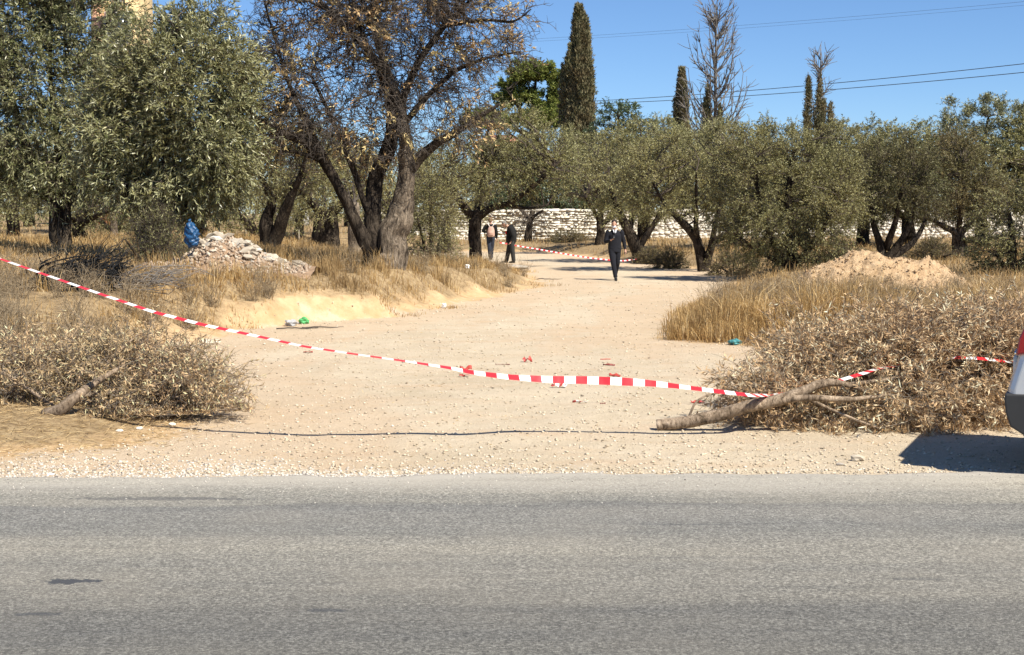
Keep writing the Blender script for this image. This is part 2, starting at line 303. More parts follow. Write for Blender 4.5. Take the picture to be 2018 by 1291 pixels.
M['dead_leaf'] = leafy('dead_leaf', [(0, (0.242, 0.154, 0.085)), (0.35, (0.482, 0.330, 0.185)), (0.7, (0.783, 0.576, 0.336)), (1, (0.783, 0.825, 0.628))], None, 0.6, 0.2, (1.1, (0.442, 0.288, 0.153)), 0.3)
M['dead_leaf_grey'] = leafy('grey_dead_leaf', [(0, (0.238, 0.167, 0.100)), (0.4, (0.452, 0.307, 0.177)), (0.75, (0.690, 0.484, 0.271)), (1, (0.800, 0.814, 0.499))], None, 0.6, 0.2, (1.1, (0.476, 0.372, 0.208)), 0.3)
M['straw'] = leafy('dry_grass_blade', [(0, (0.228, 0.134, 0.053)), (0.3, (0.411, 0.263, 0.106)), (0.7, (0.571, 0.386, 0.160)), (0.92, (0.708, 0.526, 0.266)), (1, (0.845, 0.694, 0.426))], None, 0.7, 0.3, (0.35, (0.274, 0.190, 0.096)), 0.2)
M['weed'] = leafy('dry_weed_stalk', [(0, (0.179, 0.139, 0.090)), (0.5, (0.325, 0.253, 0.163)), (1, (0.536, 0.423, 0.276))], None, 0.8, 0.15, None, 0.2)
M['litterstraw'] = leafy('loose_straw', [(0, (0.28, 0.19, 0.09)), (0.5, (0.42, 0.30, 0.15)), (1, (0.56, 0.43, 0.24))], None, 0.7, 0.1, None, 0.2)
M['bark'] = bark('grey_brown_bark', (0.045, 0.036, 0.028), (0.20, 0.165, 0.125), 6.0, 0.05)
M['bark_light'] = bark('sunlit_and_weathered_bark', (0.15, 0.122, 0.095), (0.42, 0.35, 0.27), 6.0, 0.05)  # on the almond's main trunk this paler tone stands in for sunlight
M['bark_dark'] = bark('dark_and_shaded_bark', (0.028, 0.022, 0.018), (0.10, 0.082, 0.064), 7.0, 0.03)  # on the almond's other stems this dark tone stands in for shade
M['twig'] = plain('twig', (0.085, 0.066, 0.05), 0.9)
M['twig_dark'] = plain('dark_twig', (0.07, 0.056, 0.045), 0.9)
M['twig_pale'] = plain('pale_dead_twig', (0.17, 0.153, 0.137), 0.9)
M['twig_mid'] = plain('dead_twig', (0.20, 0.165, 0.13), 0.9)
M['charred'] = plain('charred_twig', (0.009, 0.0085, 0.0085), 0.9)
M['cutwood'] = bark('cut_branch_bark', (0.24, 0.185, 0.135), (0.46, 0.37, 0.28), 9.0, 0.006)
M['cutend'] = plain('sawn_wood', (0.30, 0.22, 0.13), 0.8)
def stone_mat(name, stops):
    m, nt, b = nodes(name); geo = nt.nodes.new('ShaderNodeNewGeometry'); oi = nt.nodes.new('ShaderNodeObjectInfo')
    ad = nt.nodes.new('ShaderNodeMath'); ad.operation = 'ADD'; nt.links.new(geo.outputs['Random Per Island'], ad.inputs[0]); nt.links.new(oi.outputs['Random'], ad.inputs[1])
    fr = nt.nodes.new('ShaderNodeMath'); fr.operation = 'FRACT'; nt.links.new(ad.outputs[0], fr.inputs[0])
    c = ramp(nt, fr.outputs[0], stops); f = noise(nt, 7, 5, 0.7)
    c = mixc(nt, ramp(nt, f, [(0.28, (.4, .4, .4)), (0.38, (0, 0, 0))]), c, (0.44, 0.38, 0.29))
    nt.links.new(c, b.inputs['Base Color']); b.inputs['Roughness'].default_value = 0.92; bump(nt, b, noise(nt, 14, 5, 0.7), 0.5, 0.008); return m
M['limestone'] = stone_mat('pale_limestone', [(0, (0.58, 0.53, 0.43)), (0.5, (0.70, 0.65, 0.55)), (1, (0.78, 0.74, 0.65))])
M['wallcore'] = plain('wall_joint', (0.66, 0.60, 0.50), 0.95)
M['rubble'] = stone_mat('rubble_stone', [(0, (0.30, 0.25, 0.19)), (0.4, (0.47, 0.41, 0.32)), (0.75, (0.33, 0.30, 0.26)), (1, (0.63, 0.57, 0.48))])
M['rubble_pink'] = stone_mat('reddish_rubble', [(0, (0.28, 0.20, 0.135)), (0.5, (0.38, 0.29, 0.21)), (1, (0.54, 0.46, 0.36))])
M['rubble_soil'] = plain('rubble_soil', (0.30, 0.20, 0.125), 0.95, var=.35, scale=7, bmp=.05)
M['gravel'] = stone_mat('gravel', [(0, (0.20, 0.165, 0.12)), (0.10, (0.36, 0.29, 0.20)), (0.3, (0.50, 0.41, 0.29)), (0.8, (0.60, 0.51, 0.38)), (1, (0.70, 0.63, 0.51))])
M['gravel_white'] = stone_mat('white_gravel', [(0, (0.14, 0.13, 0.12)), (0.2, (0.36, 0.33, 0.29)), (0.55, (0.52, 0.48, 0.42)), (1, (0.70, 0.66, 0.58))])
def heap_mat():
    m, nt, b = nodes('heaped_earth'); f = noise(nt, 5, 7, 0.75); c = ramp(nt, f, [(0.3, (0.38, 0.24, 0.125)), (0.5, (0.55, 0.38, 0.215)), (0.7, (0.65, 0.48, 0.30))])
    nt.links.new(c, b.inputs['Base Color']); b.inputs['Roughness'].default_value = 0.95; bump(nt, b, f, 1.0, 0.12); return m
M['heap'] = heap_mat()
M['tape_red'] = plain('red_tape', (0.62, 0.025, 0.035), 0.35, var=0.06)
M['tape_white'] = plain('white_tape', (0.80, 0.79, 0.78), 0.35, var=0.04)
M['scrap_red'] = plain('torn_red_plastic', (0.46, 0.06, 0.045), 0.4, var=0.15)
M['scrap_dark'] = plain('dirty_red_plastic', (0.26, 0.06, 0.045), 0.5, var=0.3)
M['blue'] = plain('blue_plastic', (0.016, 0.075, 0.18), 0.28, var=0.25, scale=9, bmp=0.02)
M['teal'] = plain('teal_plastic', (0.06, 0.24, 0.25), 0.35, var=0.25, scale=12)
M['green'] = plain('green_plastic', (0.10, 0.40, 0.14), 0.35, var=0.2, scale=12)
M['whitelit'] = plain('white_litter', (0.75, 0.74, 0.72), 0.5, var=0.08, scale=12)
M['greylit'] = plain('grey_litter', (0.36, 0.36, 0.36), 0.5, var=0.2, scale=12)
M['skin'] = plain('skin', (0.50, 0.29, 0.20), 0.55, var=0.06, scale=20)
M['navy'] = plain('navy_cloth', (0.0045, 0.0055, 0.011), 0.95, var=0.3, scale=14, bmp=0.012, bscale=9)
M['black'] = plain('black_cloth', (0.006, 0.0055, 0.0055), 0.95, var=0.3, scale=12, bmp=0.015, bscale=8)
M['jeans'] = plain('dark_denim', (0.016, 0.022, 0.038), 0.85, var=0.45, scale=7, bmp=0.012, bscale=9)
M['greytr'] = plain('charcoal_trousers', (0.022, 0.022, 0.021), 0.85, var=0.3, scale=9, bmp=0.012, bscale=9)
M['hair_brown'] = plain('brown_hair', (0.022, 0.012, 0.008), 0.8, var=0.3, scale=40)
M['hair_grey'] = plain('grey_hair', (0.20, 0.185, 0.165), 0.6, var=0.3, scale=40)
M['hair_fair'] = plain('fair_hair', (0.16, 0.10, 0.05), 0.6, var=0.3, scale=40)
M['cloth_white'] = plain('white_cloth', (0.72, 0.75, 0.80), 0.7, var=0.05)
M['pink'] = plain('pink_canvas', (0.50, 0.32, 0.25), 0.8, var=0.12, bmp=0.006)
M['pink_pale'] = plain('pale_strap', (0.66, 0.58, 0.53), 0.8, var=0.08)
M['redlogo'] = plain('red_print', (0.55, 0.03, 0.02), 0.6)
M['leather'] = plain('black_leather', (0.012, 0.012, 0.012), 0.35)
M['eye'] = plain('dark_eye', (0.02, 0.015, 0.012), 0.3)
M['silver'] = plain('silver_paint', (0.60, 0.61, 0.62), 0.35, metal=0.2, var=0.02, coat=0.6)
M['cladding'] = plain('grey_plastic_cladding', (0.035, 0.034, 0.033), 0.55, var=0.1)
M['tyre'] = plain('tyre_rubber', (0.014, 0.014, 0.014), 0.85)
M['rim'] = plain('alloy', (0.45, 0.46, 0.47), 0.3, metal=0.9)
M['carglass'] = plain('tinted_glass', (0.012, 0.014, 0.016), 0.06)
M['taillens'] = plain('red_lens', (0.30, 0.012, 0.014), 0.12, coat=0.8)
M['clearlens'] = plain('clear_lens', (0.6, 0.62, 0.64), 0.1, coat=0.8)
M['chrome'] = plain('chrome', (0.8, 0.8, 0.8), 0.12, metal=1.0)
M['wire'] = plain('power_wire', (0.03, 0.032, 0.036), 0.6)
M['plaster'] = plain('cream_plaster', (0.62, 0.45, 0.23), 0.9)
M['plaster_pink'] = plain('orange_plaster', (0.60, 0.33, 0.20), 0.9)
M['whitewash'] = plain('whitewash', (0.74, 0.73, 0.70), 0.85)
M['terracotta'] = plain('terracotta_tile', (0.38, 0.16, 0.10), 0.85, var=0.2)
M['glass'] = plain('window_glass', (0.05, 0.07, 0.09), 0.1)
M['timber'] = plain('fence_timber', (0.22, 0.19, 0.15), 0.9)

# ------------------------------------------------------------------ ground, track and road
def axis(parts):
    out = [parts[0][0]]
    for a, b, s in parts:
        n = max(1, int(round((b - a) / s))); out += list(np.linspace(a, b, n + 1)[1:])
    return np.array(out)
xs = axis([(-900, -200, 100), (-200, -60, 14), (-60, -26, 2.0), (-26, -12, 0.5), (-12, 12, 0.14), (12, 26, 0.5), (26, 60, 2), (60, 200, 14), (200, 900, 100)])
ys = axis([(-400, -60, 60), (-60, -8, 6), (-8, 10.4, 1.15), (10.4, 17, 0.12), (17, 36, 0.16), (36, 60, 0.4), (60, 100, 1.0), (100, 260, 10), (260, 1500, 120)])
X, Y = np.meshgrid(xs, ys); SD = track_sd(X, Y); Z = height(X, Y, SD)
nyv, nxv = X.shape; idx = np.arange(nyv * nxv).reshape(nyv, nxv)
quads = np.stack([idx[:-1, :-1], idx[:-1, 1:], idx[1:, 1:], idx[1:, :-1]], -1).reshape(-1, 4)
inside = SD.ravel()[quads].mean(1) < 0
V = np.stack([X, Y, Z], -1).reshape(-1, 3)
def sheet(name, q):
    used = np.unique(q); remap = -np.ones(len(V), int); remap[used] = np.arange(len(used))
    g = Geo().add(V[used], remap[q]); o = g.build(name, M['ground'], smooth=True, kind='structure')
    a = o.data.attributes.new('sd', 'FLOAT', 'POINT'); a.data.foreach_set('value', SD.ravel()[used].astype(np.float32)); return o
sheet('ground', quads[~inside]); sheet('dirt_track', quads[inside])
# the asphalt road: a sheet with a ragged far edge that rolls off onto the dirt
rx = axis([(-300, -30, 9), (-30, -7, 0.6), (-7, 7, 0.045), (7, 30, 0.6), (30, 300, 9)])
edge = 10.66 + 0.028 * np.clip(rx, -9, 9) + 0.16 * fbm(rx * 0.8, rx * 0 + 3, 4) + 0.07 * vnoise(rx * 5, rx * 0) + 0.04 * vnoise(rx * 14, rx * 0 + 7)
edge_y = lambda x: np.interp(x, rx, edge)
rows = [np.full_like(rx, v) for v in (-2.2, 2, 6, 8.5)] + [edge - 0.6, edge - 0.12, edge - 0.03, edge + 0.02]
zz = [0.024] * 6 + [0.018, -0.012]
RV = np.stack([np.stack([rx, r_, np.full_like(rx, z_)], -1) for r_, z_ in zip(rows, zz)], 0)
k = np.arange(RV.shape[0] * len(rx)).reshape(RV.shape[0], len(rx))
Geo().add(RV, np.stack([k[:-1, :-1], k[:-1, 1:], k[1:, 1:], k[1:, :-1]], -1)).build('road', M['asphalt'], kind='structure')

# ------------------------------------------------------------------ loose stones (uncountable)
OCT = np.array([(1, 0, 0), (-1, 0, 0), (0, 1, 0), (0, -1, 0), (0, 0, 1), (0, 0, -1)], float)
OF = np.array([(0, 2, 4), (2, 1, 4), (1, 3, 4), (3, 0, 4), (2, 0, 5), (1, 2, 5), (3, 1, 5), (0, 3, 5)])
def pebbles(g, x, y, size, r, zoff=0.0):
    n = len(x); b = OCT[None] * r.uniform(0.6, 1.3, (n, 6, 1)) + r.normal(0, 0.15, (n, 6, 3)); b[:, :, 2] *= 0.6
    a = r.uniform(0, 2 * pi, n); c, s = np.cos(a)[:, None], np.sin(a)[:, None]
    b = np.stack([b[..., 0] * c - b[..., 1] * s, b[..., 0] * s + b[..., 1] * c, b[..., 2]], -1) * size[:, None, None]
    z = height(x, y) + size * 0.25 + zoff
    g.add(b + np.stack([x, y, z], -1)[:, None], None, (OF[None] + (np.arange(n) * 6)[:, None, None]))
r1 = np.random.default_rng(11)
n = 38000; yy = 10.8 + 30 * r1.random(n) ** 2.0; xx = r1.uniform(-1, 1, n) * (1.5 + yy * 0.38); sdv = track_sd(xx, yy); ok = sdv < 0.4
g = Geo(); xx, yy = xx[ok], yy[ok]; pebbles(g, xx, yy, 0.004 + 0.011 * r1.random(len(xx)) ** 3 * (1 + yy / 25), r1)
g.build('loose_gravel', M['gravel'], kind='stuff')
n = 14000; xx = r1.uniform(-8, 0.6, n); yy = edge_y(xx) + 0.02 + np.abs(r1.normal(0, 0.24, n)) * np.where(xx < -1.8, 1.7, 0.8) ; w = 1 - sstep(-0.9, 0.4, xx + r1.normal(0, .5, n)); ok = r1.random(n) < w
xx2 = r1.uniform(-0.5, 8, 900); yy2 = edge_y(xx2) + 0.02 + np.abs(r1.normal(0, 0.16, 900)); xx = np.r_[xx[ok], xx2]; yy = np.r_[yy[ok], yy2]
g = Geo(); pebbles(g, xx, yy, 0.004 + 0.013 * r1.random(len(xx)) ** 2.5, r1, -0.003)
xx = r1.uniform(-6, 6, 900); yy = edge_y(xx) - np.abs(r1.normal(0, 0.5, 900)); pebbles(g, xx, yy, r1.uniform(0.004, 0.009, 900), r1, 0.024)
g.build('roadside_gravel', M['gravel_white'], kind='stuff')

# ------------------------------------------------------------------ trees
def blob_points(blobs, n, r, lo=0.35):
    B = np.asarray(blobs, float); w = (B[:, 3] * B[:, 4] * B[:, 5]) ** (2 / 3); w /= w.sum(); i = r.choice(len(B), n, p=w)
    d = randdir(n, r); rad = (lo ** 2 + (1 - lo ** 2) * r.random(n)) ** 0.5
    return B[i, :3] + d * rad[:, None] * B[i, 3:6], i
def spread_points(blobs, n, r, lo=0.35):
    C, I = blob_points(blobs, n * 4, r, lo); keep = [0]; d = np.linalg.norm(C - C[0], axis=1)
    for _ in range(n - 1):
        k = int(np.argmax(d * r.uniform(0.75, 1.0, len(C)))); keep.append(k); d = np.minimum(d, np.linalg.norm(C - C[k], axis=1))
    return C[keep], I[keep]
def foliage(limbs, blobs, ncl, nspr, nleaf, L, W, r, spr_len=0.5, spread=0.25, up=0.25, droop=0.15, out=0.9, twig_r=0.006, br_r=0.03, zmin=None, leafang=0.8, sub=0, lo=0.35, leafy_share=1.0):
    """branches that run from the nearest limb to points spread through the crown, sprigs at their ends, leaves along the sprigs"""
    B = np.asarray(blobs, float); C, I = spread_points(blobs, ncl, r, lo)
    LP = np.vstack([l[:, :3] for l in limbs]); cen = B[:, :3].mean(0)
    D = np.linalg.norm(C[:, None] - LP[None], axis=2) + 0.6 * np.maximum(0, LP[None, :, 2] - C[:, None, 2]); A = LP[np.argmin(D, 1)]
    gb = Geo()
    bow = r.normal(0, 0.10, (ncl, 3)); bow[:, 2] += 0.06
    P = curves_between(A, C, 7, bow, 0.02, r); ln = np.linalg.norm(C - A, axis=1)
    rad = np.linspace(1, 0.3, 7)[None] * (br_r * np.clip(ln / 1.5, 0.4, 1.6))[:, None]; gb.add(*tubes(P, rad, 4))
    # sprigs: half near the ends, half along the outer part of the branch
    k = np.repeat(np.arange(ncl), nspr); t = 1 - np.abs(r.normal(0, 0.22, len(k))); t = np.clip(t, 0.15, 1); f = t * 6; i0 = np.minimum(f.astype(int), 5); fr = (f - i0)[:, None]
    S = P[k, i0] * (1 - fr) + P[k, i0 + 1] * fr + r.normal(0, 1, (len(k), 3)) * spread * 0.35
    o = nrm((C[k] - (B[I[k], :3] * 0.6 + cen * 0.4)) / B[I[k], 3:6])
    d = nrm(o * out + randdir(len(k), r) * 0.9 + np.array([0, 0, up])); ln = spr_len * r.uniform(0.55, 1.3, len(k))
    E = S + d * ln[:, None]; E[:, 2] -= droop * ln
    b2 = np.zeros((len(k), 3)); b2[:, 2] = 0.12; TP = curves_between(S, E, 4, b2, 0.03, r)
    if zmin is not None: TP[..., 2] = np.maximum(TP[..., 2], zmin)
    gb.add(*tubes(TP, np.linspace(1, 0.4, 4)[None] * np.full((len(k), 1), twig_r), 3))
    if sub:
        kk = np.repeat(np.arange(len(k)), sub); tt = r.uniform(0.2, 1, len(kk)) * 3; j0 = np.minimum(tt.astype(int), 2); fr = (tt - j0)[:, None]
        S2 = TP[kk, j0] * (1 - fr) + TP[kk, j0 + 1] * fr; d2 = nrm(d[kk] * 0.6 + randdir(len(kk), r)); E2 = S2 + d2 * (spr_len * r.uniform(0.2, 0.6, len(kk)))[:, None]
        TP2 = curves_between(S2, E2, 3, np.zeros((len(kk), 3)), 0.04, r); gb.add(*tubes(TP2, np.linspace(1, 0.5, 3)[None] * np.full((len(kk), 1), twig_r * 0.6), 3))
    gl = Geo()
    if nleaf:
        ks = np.arange(len(k))
        if leafy_share < 1: cs = r.random(ncl) ** 1.5; ks = ks[r.random(len(k)) < leafy_share * 1.8 * cs[k]]
        q = np.repeat(ks, nleaf); tt = r.uniform(0.08, 1, len(q)) * 3; j0 = np.minimum(tt.astype(int), 2); fr = (tt - j0)[:, None]
        LPn = TP[q, j0] * (1 - fr) + TP[q, j0 + 1] * fr; ld = nrm(d[q] * 0.7 + randdir(len(q), r) * leafang - np.array([0, 0, droop]))
        if zmin is not None: ld[:, 2] = np.where(LPn[:, 2] < zmin + 0.05, np.abs(ld[:, 2]), ld[:, 2])
        l_ = L * r.uniform(0.6, 1.25, len(q)); gl.add(*leaf_quads(LPn, ld, l_, W * r.uniform(0.7, 1.25, len(q)), r))
    return gb, gl
def limb_px(pts, px0, d, zb, dys=0.0, r=None):
    """limb drawn in photo pixels at the tree's distance -> metres from the tree's base; dys = how far it swings towards or away from us"""
    s = d / F; out = []; n = len(pts)
    for i, (px, py, w) in enumerate(pts): out.append(((px - px0) * s, dys * (i / max(1, n - 1)), row_z(py, d) - zb, w * s / 2))
    return np.array(out)
def blobs_px(bl, px0, d, zb, r, depth=0.9, dy=0.0):
    s = d / F; return [((cx - px0) * s, dy + (r.uniform(-0.3, 0.3) * rx * s), row_z(cy, d) - zb, rx * s, max(rx, ry) * s * depth, ry * s) for cx, cy, rx, ry in bl]
def tree(name, label, cat, px, d, bl, limbs, seed, leaf='olive', barkm='bark', twigm='twig', ncl=60, nspr=12, nleaf=30, L=0.07, W=0.016, group=None, split=False, sides=9, parts=None, **kw):
    r = np.random.default_rng(seed); x = px_x(px, d); zb = hz(x, d); root = empty(name, (x, d, zb), label, cat, group)
    LM = []
    for i, lm in enumerate(limbs):
        dys = 0 if i == 0 else r.uniform(-0.28, 0.28) * d / F * 300
        a = limb_px(lm, px, d, zb, dys, r)
        if i == 0: a[0, 2] = -0.2
        LM.append(resample(a, max(8, 4 * len(lm)), 0.10, r))
    if split:
        for i, lm in enumerate(LM): f = resample(lm, len(lm) * 3); capped_tube(Geo(), f, 24 if i < split else 12, len(f), 0.0, r, lump=.42 if i < split + 2 else .3).build('trunk' if i < split else 'limb', M[barkm if i == 0 else 'bark_dark'], root, True)  # first trunk in sunlit tone; other stems and limbs have shade put into the colour
    else:
        g = Geo()
        for lm in LM: capped_tube(g, resample(lm, len(lm) * 2), 14, len(lm) * 2, 0, r, lump=.38)
        g.build('trunk', M[barkm], root, True)
    B = blobs_px(bl, px, d, zb, r, kw.pop('depth', 0.9))
    gb, gl = foliage(LM, B, ncl, nspr, nleaf, L, W, r, **kw)
    gb.build('branchwork', M[twigm], root, kind='stuff')
    if nleaf: gl.build('foliage', M[leaf], root, kind='stuff')
    return root
def copy_tree(o, loc, label, rz=0, sc=(1, 1, 1)):
    c = o.copy(); COL.objects.link(c); c.location = loc; c.rotation_euler.z = rz; c.scale = sc; c['label'] = label
    for ch in list(o.children):
        k = ch.copy(); COL.objects.link(k); k.parent = c
    return c

# --- the big half-bare almond tree left of the track
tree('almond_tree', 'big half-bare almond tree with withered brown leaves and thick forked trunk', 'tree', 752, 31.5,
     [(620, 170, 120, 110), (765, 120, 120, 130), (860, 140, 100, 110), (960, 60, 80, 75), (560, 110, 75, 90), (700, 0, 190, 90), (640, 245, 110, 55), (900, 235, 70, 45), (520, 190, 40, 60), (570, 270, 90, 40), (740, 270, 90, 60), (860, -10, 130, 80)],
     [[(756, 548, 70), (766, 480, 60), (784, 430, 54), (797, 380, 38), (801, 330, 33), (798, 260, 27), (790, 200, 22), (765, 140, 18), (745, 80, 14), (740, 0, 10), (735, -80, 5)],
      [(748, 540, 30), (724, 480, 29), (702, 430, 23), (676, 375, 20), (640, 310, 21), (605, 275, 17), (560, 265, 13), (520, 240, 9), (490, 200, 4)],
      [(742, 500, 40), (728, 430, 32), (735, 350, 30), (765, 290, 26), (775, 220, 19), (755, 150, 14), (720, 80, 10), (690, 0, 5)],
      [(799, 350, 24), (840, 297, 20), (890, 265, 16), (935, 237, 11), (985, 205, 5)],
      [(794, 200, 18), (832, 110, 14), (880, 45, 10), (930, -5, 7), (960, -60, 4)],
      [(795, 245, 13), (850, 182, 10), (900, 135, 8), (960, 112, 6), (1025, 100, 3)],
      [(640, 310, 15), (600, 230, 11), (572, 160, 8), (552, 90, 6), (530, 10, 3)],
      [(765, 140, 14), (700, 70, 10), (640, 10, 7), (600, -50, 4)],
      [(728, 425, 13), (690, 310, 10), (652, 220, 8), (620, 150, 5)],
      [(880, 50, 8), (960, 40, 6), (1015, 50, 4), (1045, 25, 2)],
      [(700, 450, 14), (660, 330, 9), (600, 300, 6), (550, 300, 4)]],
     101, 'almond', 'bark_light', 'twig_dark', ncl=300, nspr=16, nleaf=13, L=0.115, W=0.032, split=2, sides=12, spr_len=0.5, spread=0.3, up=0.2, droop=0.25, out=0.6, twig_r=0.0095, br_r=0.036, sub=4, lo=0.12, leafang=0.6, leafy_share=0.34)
# --- the two near olives on the left
tree('olive_tree', 'large dense olive tree at the left edge with silvery dark green crown', 'tree', 122, 34.0,
     [(50, 130, 170, 150), (160, 70, 85, 110), (40, 290, 150, 85), (170, 270, 100, 95), (-60, 60, 150, 150), (110, -50, 140, 70), (215, 150, 60, 90), (190, -10, 70, 60), (232, 25, 42, 50), (-80, 260, 120, 100), (120, 350, 100, 40)],
     [[(122, 500, 44), (120, 450, 38), (124, 405, 36)], [(118, 420, 22), (80, 350, 16), (40, 230, 10), (20, 130, 5)], [(128, 415, 22), (165, 340, 15), (190, 230, 10), (180, 120, 5)], [(122, 405, 18), (120, 300, 13), (105, 150, 9), (110, 20, 4)], [(118, 410, 14), (20, 330, 9), (-70, 260, 5)]],
     102, 'olive_deep', 'bark', ncl=430, nspr=17, nleaf=15, L=0.135, W=0.027, spr_len=0.5, spread=0.4, leafang=.6, lo=.25)
tree('olive_tree', 'dense olive tree with many thin basal stems just left of the almond tree', 'tree', 300, 30.0,
     [(300, 150, 95, 95), (400, 190, 105, 125), (330, 290, 130, 105), (440, 290, 80, 90), (235, 250, 75, 105), (350, 375, 120, 55), (370, 75, 55, 45), (470, 150, 45, 70), (375, 25, 14, 28), (438, 45, 14, 30), (260, 330, 70, 60)],
     [[(300, 535, 40), (292, 470, 30), (284, 400, 20), (280, 320, 14), (285, 200, 7)], [(306, 530, 26), (318, 440, 18), (335, 330, 14), (360, 200, 7), (372, 40, 3)], [(310, 520, 20), (340, 430, 15), (395, 310, 11), (440, 200, 6), (440, 60, 2)], [(296, 520, 18), (265, 420, 12), (240, 300, 8)], [(305, 470, 12), (380, 400, 8), (450, 330, 5)]],
     103, 'olive', 'bark_dark', ncl=380, nspr=17, nleaf=15, L=0.125, W=0.025, spr_len=0.45, spread=0.35, leafang=.6, lo=.25)
tree('suckering_shrub', 'grey twiggy shrub of suckers round the foot of the left olive stems', 'shrub', 305, 29.0,
     [(300, 490, 45, 32), (340, 500, 45, 26), (268, 500, 32, 28), (315, 450, 36, 34)], [[(300, 540, 8), (300, 480, 4), (305, 430, 2)], [(310, 540, 8), (340, 470, 3)], [(295, 540, 8), (265, 470, 3)]],
     104, 'olive_grey', 'bark', 'twig', ncl=60, nspr=11, nleaf=8, L=0.05, W=0.012, spr_len=0.35, up=0.5, br_r=0.01, twig_r=0.004, sub=3)
# --- trees further back on the left
tree('olive_tree', 'leafy olive tree with a V-shaped fork behind the rubble heap', 'tree', 535, 43.0,
     [(560, 335, 100, 55), (500, 345, 60, 45), (620, 320, 70, 55), (560, 280, 90, 50)],
     [[(532, 490, 36), (528, 460, 30), (526, 430, 22), (540, 400, 17), (520, 360, 11), (510, 320, 5)], [(537, 485, 30), (562, 430, 24), (585, 380, 17), (605, 345, 11), (620, 300, 5)]],
     105, 'olive_grey', 'bark_dark', ncl=90, nspr=14, nleaf=14, L=0.09, W=0.024, spr_len=0.5)
tree('olive_tree', 'squat dark-trunked olive tree in shade directly left of the almond trunk', 'tree', 645, 52.0,
     [(650, 380, 95, 55), (600, 400, 60, 30), (700, 360, 80, 60), (640, 320, 90, 60)],
     [[(642, 480, 54), (645, 440, 46), (640, 415, 34)], [(640, 425, 22), (610, 390, 12), (580, 350, 6)], [(648, 425, 22), (690, 390, 12), (720, 340, 6)]],
     106, 'olive_grey', 'bark_dark', ncl=80, nspr=13, nleaf=13, L=0.10, W=0.026, spr_len=0.55)
tree('olive_tree', 'dark leaning olive tree right behind the trunk of the left-edge olive', 'tree', 162, 46.0,
     [(170, 400, 90, 40), (230, 370, 80, 50), (110, 380, 70, 45)], [[(162, 475, 28), (155, 440, 22), (175, 410, 16)], [(158, 445, 14), (200, 425, 10), (250, 410, 5)], [(158, 440, 12), (120, 400, 8)]],
     107, 'olive_grey', 'bark_dark', ncl=70, nspr=12, nleaf=13, L=0.09, W=0.024)
tree('olive_shrub', 'grey-green multi-stemmed bush between the almond trunk and the small forked olive', 'shrub', 850, 38.0,
     [(845, 450, 50, 50), (830, 390, 45, 60), (870, 400, 40, 60), (860, 490, 45, 28), (820, 480, 35, 35)], [[(850, 520, 10), (850, 450, 6), (845, 370, 3)], [(846, 520, 8), (825, 430, 4)], [(855, 520, 8), (878, 420, 4)]],
     108, 'olive_grey', 'bark', 'twig', ncl=110, nspr=12, nleaf=12, L=0.06, W=0.016, spr_len=0.35, up=0.4, br_r=0.012)
bk = [tree('olive_tree', 'shaded olive tree at the back left, seen through the gap above the blue sack', 'tree', 400, 58.0,
     [(400, 380, 95, 60), (350, 350, 70, 60), (450, 360, 70, 55), (400, 310, 90, 50)], [[(400, 470, 24), (398, 430, 18), (405, 400, 14)], [(400, 430, 12), (360, 380, 7)], [(402, 425, 12), (440, 370, 7)]],
     109, 'olive_grey', 'bark_dark', ncl=80, nspr=13, nleaf=13, L=0.11, W=0.03, spr_len=0.6)]
for px, d, rz, sc, lb in [(30, 54, 1.1, (1.1, 1, .9), 'shaded olive tree at the back, glimpsed low behind the left picture edge'), (230, 62, 2.3, (1, 1, 1), 'shaded olive tree at the back, glimpsed between the two near olive trunks'),
                          (500, 66, 3.5, (1.1, 1, 1.0), 'shaded olive tree at the back, behind the V-forked olive'), (590, 74, 4.4, (1.2, 1.2, 1.1), 'olive tree at the back, over the white wall left of the almond tree'),
                          (770, 62, 5.0, (1.1, 1, 1.1), 'olive tree at the back, hidden mostly by the almond trunk'), (880, 70, 0.6, (1.1, 1, 1.2), 'olive tree at the back, over the bush right of the almond trunk'),
                          (130, 76, 2.9, (1.3, 1.3, 1.2), 'olive tree far back, behind the trunk of the left-edge olive'), (320, 80, 4.0, (1.3, 1.3, 1.2), 'olive tree far back, behind the suckering olive'), (690, 84, 1.5, (1.3, 1.3, 1.3), 'olive tree far back, just left of the almond trunk'), (-60, 70, 0.3, (1.4, 1.3, 1.2), 'olive tree far back at the left picture edge'), (60, 84, 5.3, (1.4, 1.3, 1.2), 'olive tree far back, left of the trunk of the left-edge olive')]:
    x = px_x(px, d); bk.append(copy_tree(bk[0], (x, d, hz(x, d)), lb, rz, sc))
for px, d, w, lb in [(700, 48, 30, 'weathered bare stump close behind the left side of the almond trunk'), (225, 56, 14, 'thin grey trunk standing alone between the left olives')]:
    x = px_x(px, d); zb = hz(x, d); s = d / F; root = empty('tree_stump' if w > 20 else 'bare_trunk', (x, d, zb), lb, 'stump' if w > 20 else 'trunk'); r = np.random.default_rng(int(px))
    top = row_z(400 if w > 20 else 405, d) - zb
    capped_tube(Geo(), [(0, 0, -0.2, w * s * .62), (0.05, 0, top * .4, w * s * .5), (-0.03, 0, top, w * s * .36)], 9, 10, 0.12, r).build('trunk', M['bark_light'], root, True)
    gg = Geo(); A = np.repeat(np.array([[-.03, 0, top * .95]]), 9, 0); capp = A + nrm(r.normal(0, 1, (9, 3)) + np.array([0, 0, .8])) * 0.9; gg.add(*tubes(curves_between(A, capp, 5, r.normal(0, .1, (9, 3)), .04, r), np.linspace(.03, .006, 5)[None].repeat(9, 0), 4)); gg.build('branchwork', M['twig_dark'], root, kind='stuff')

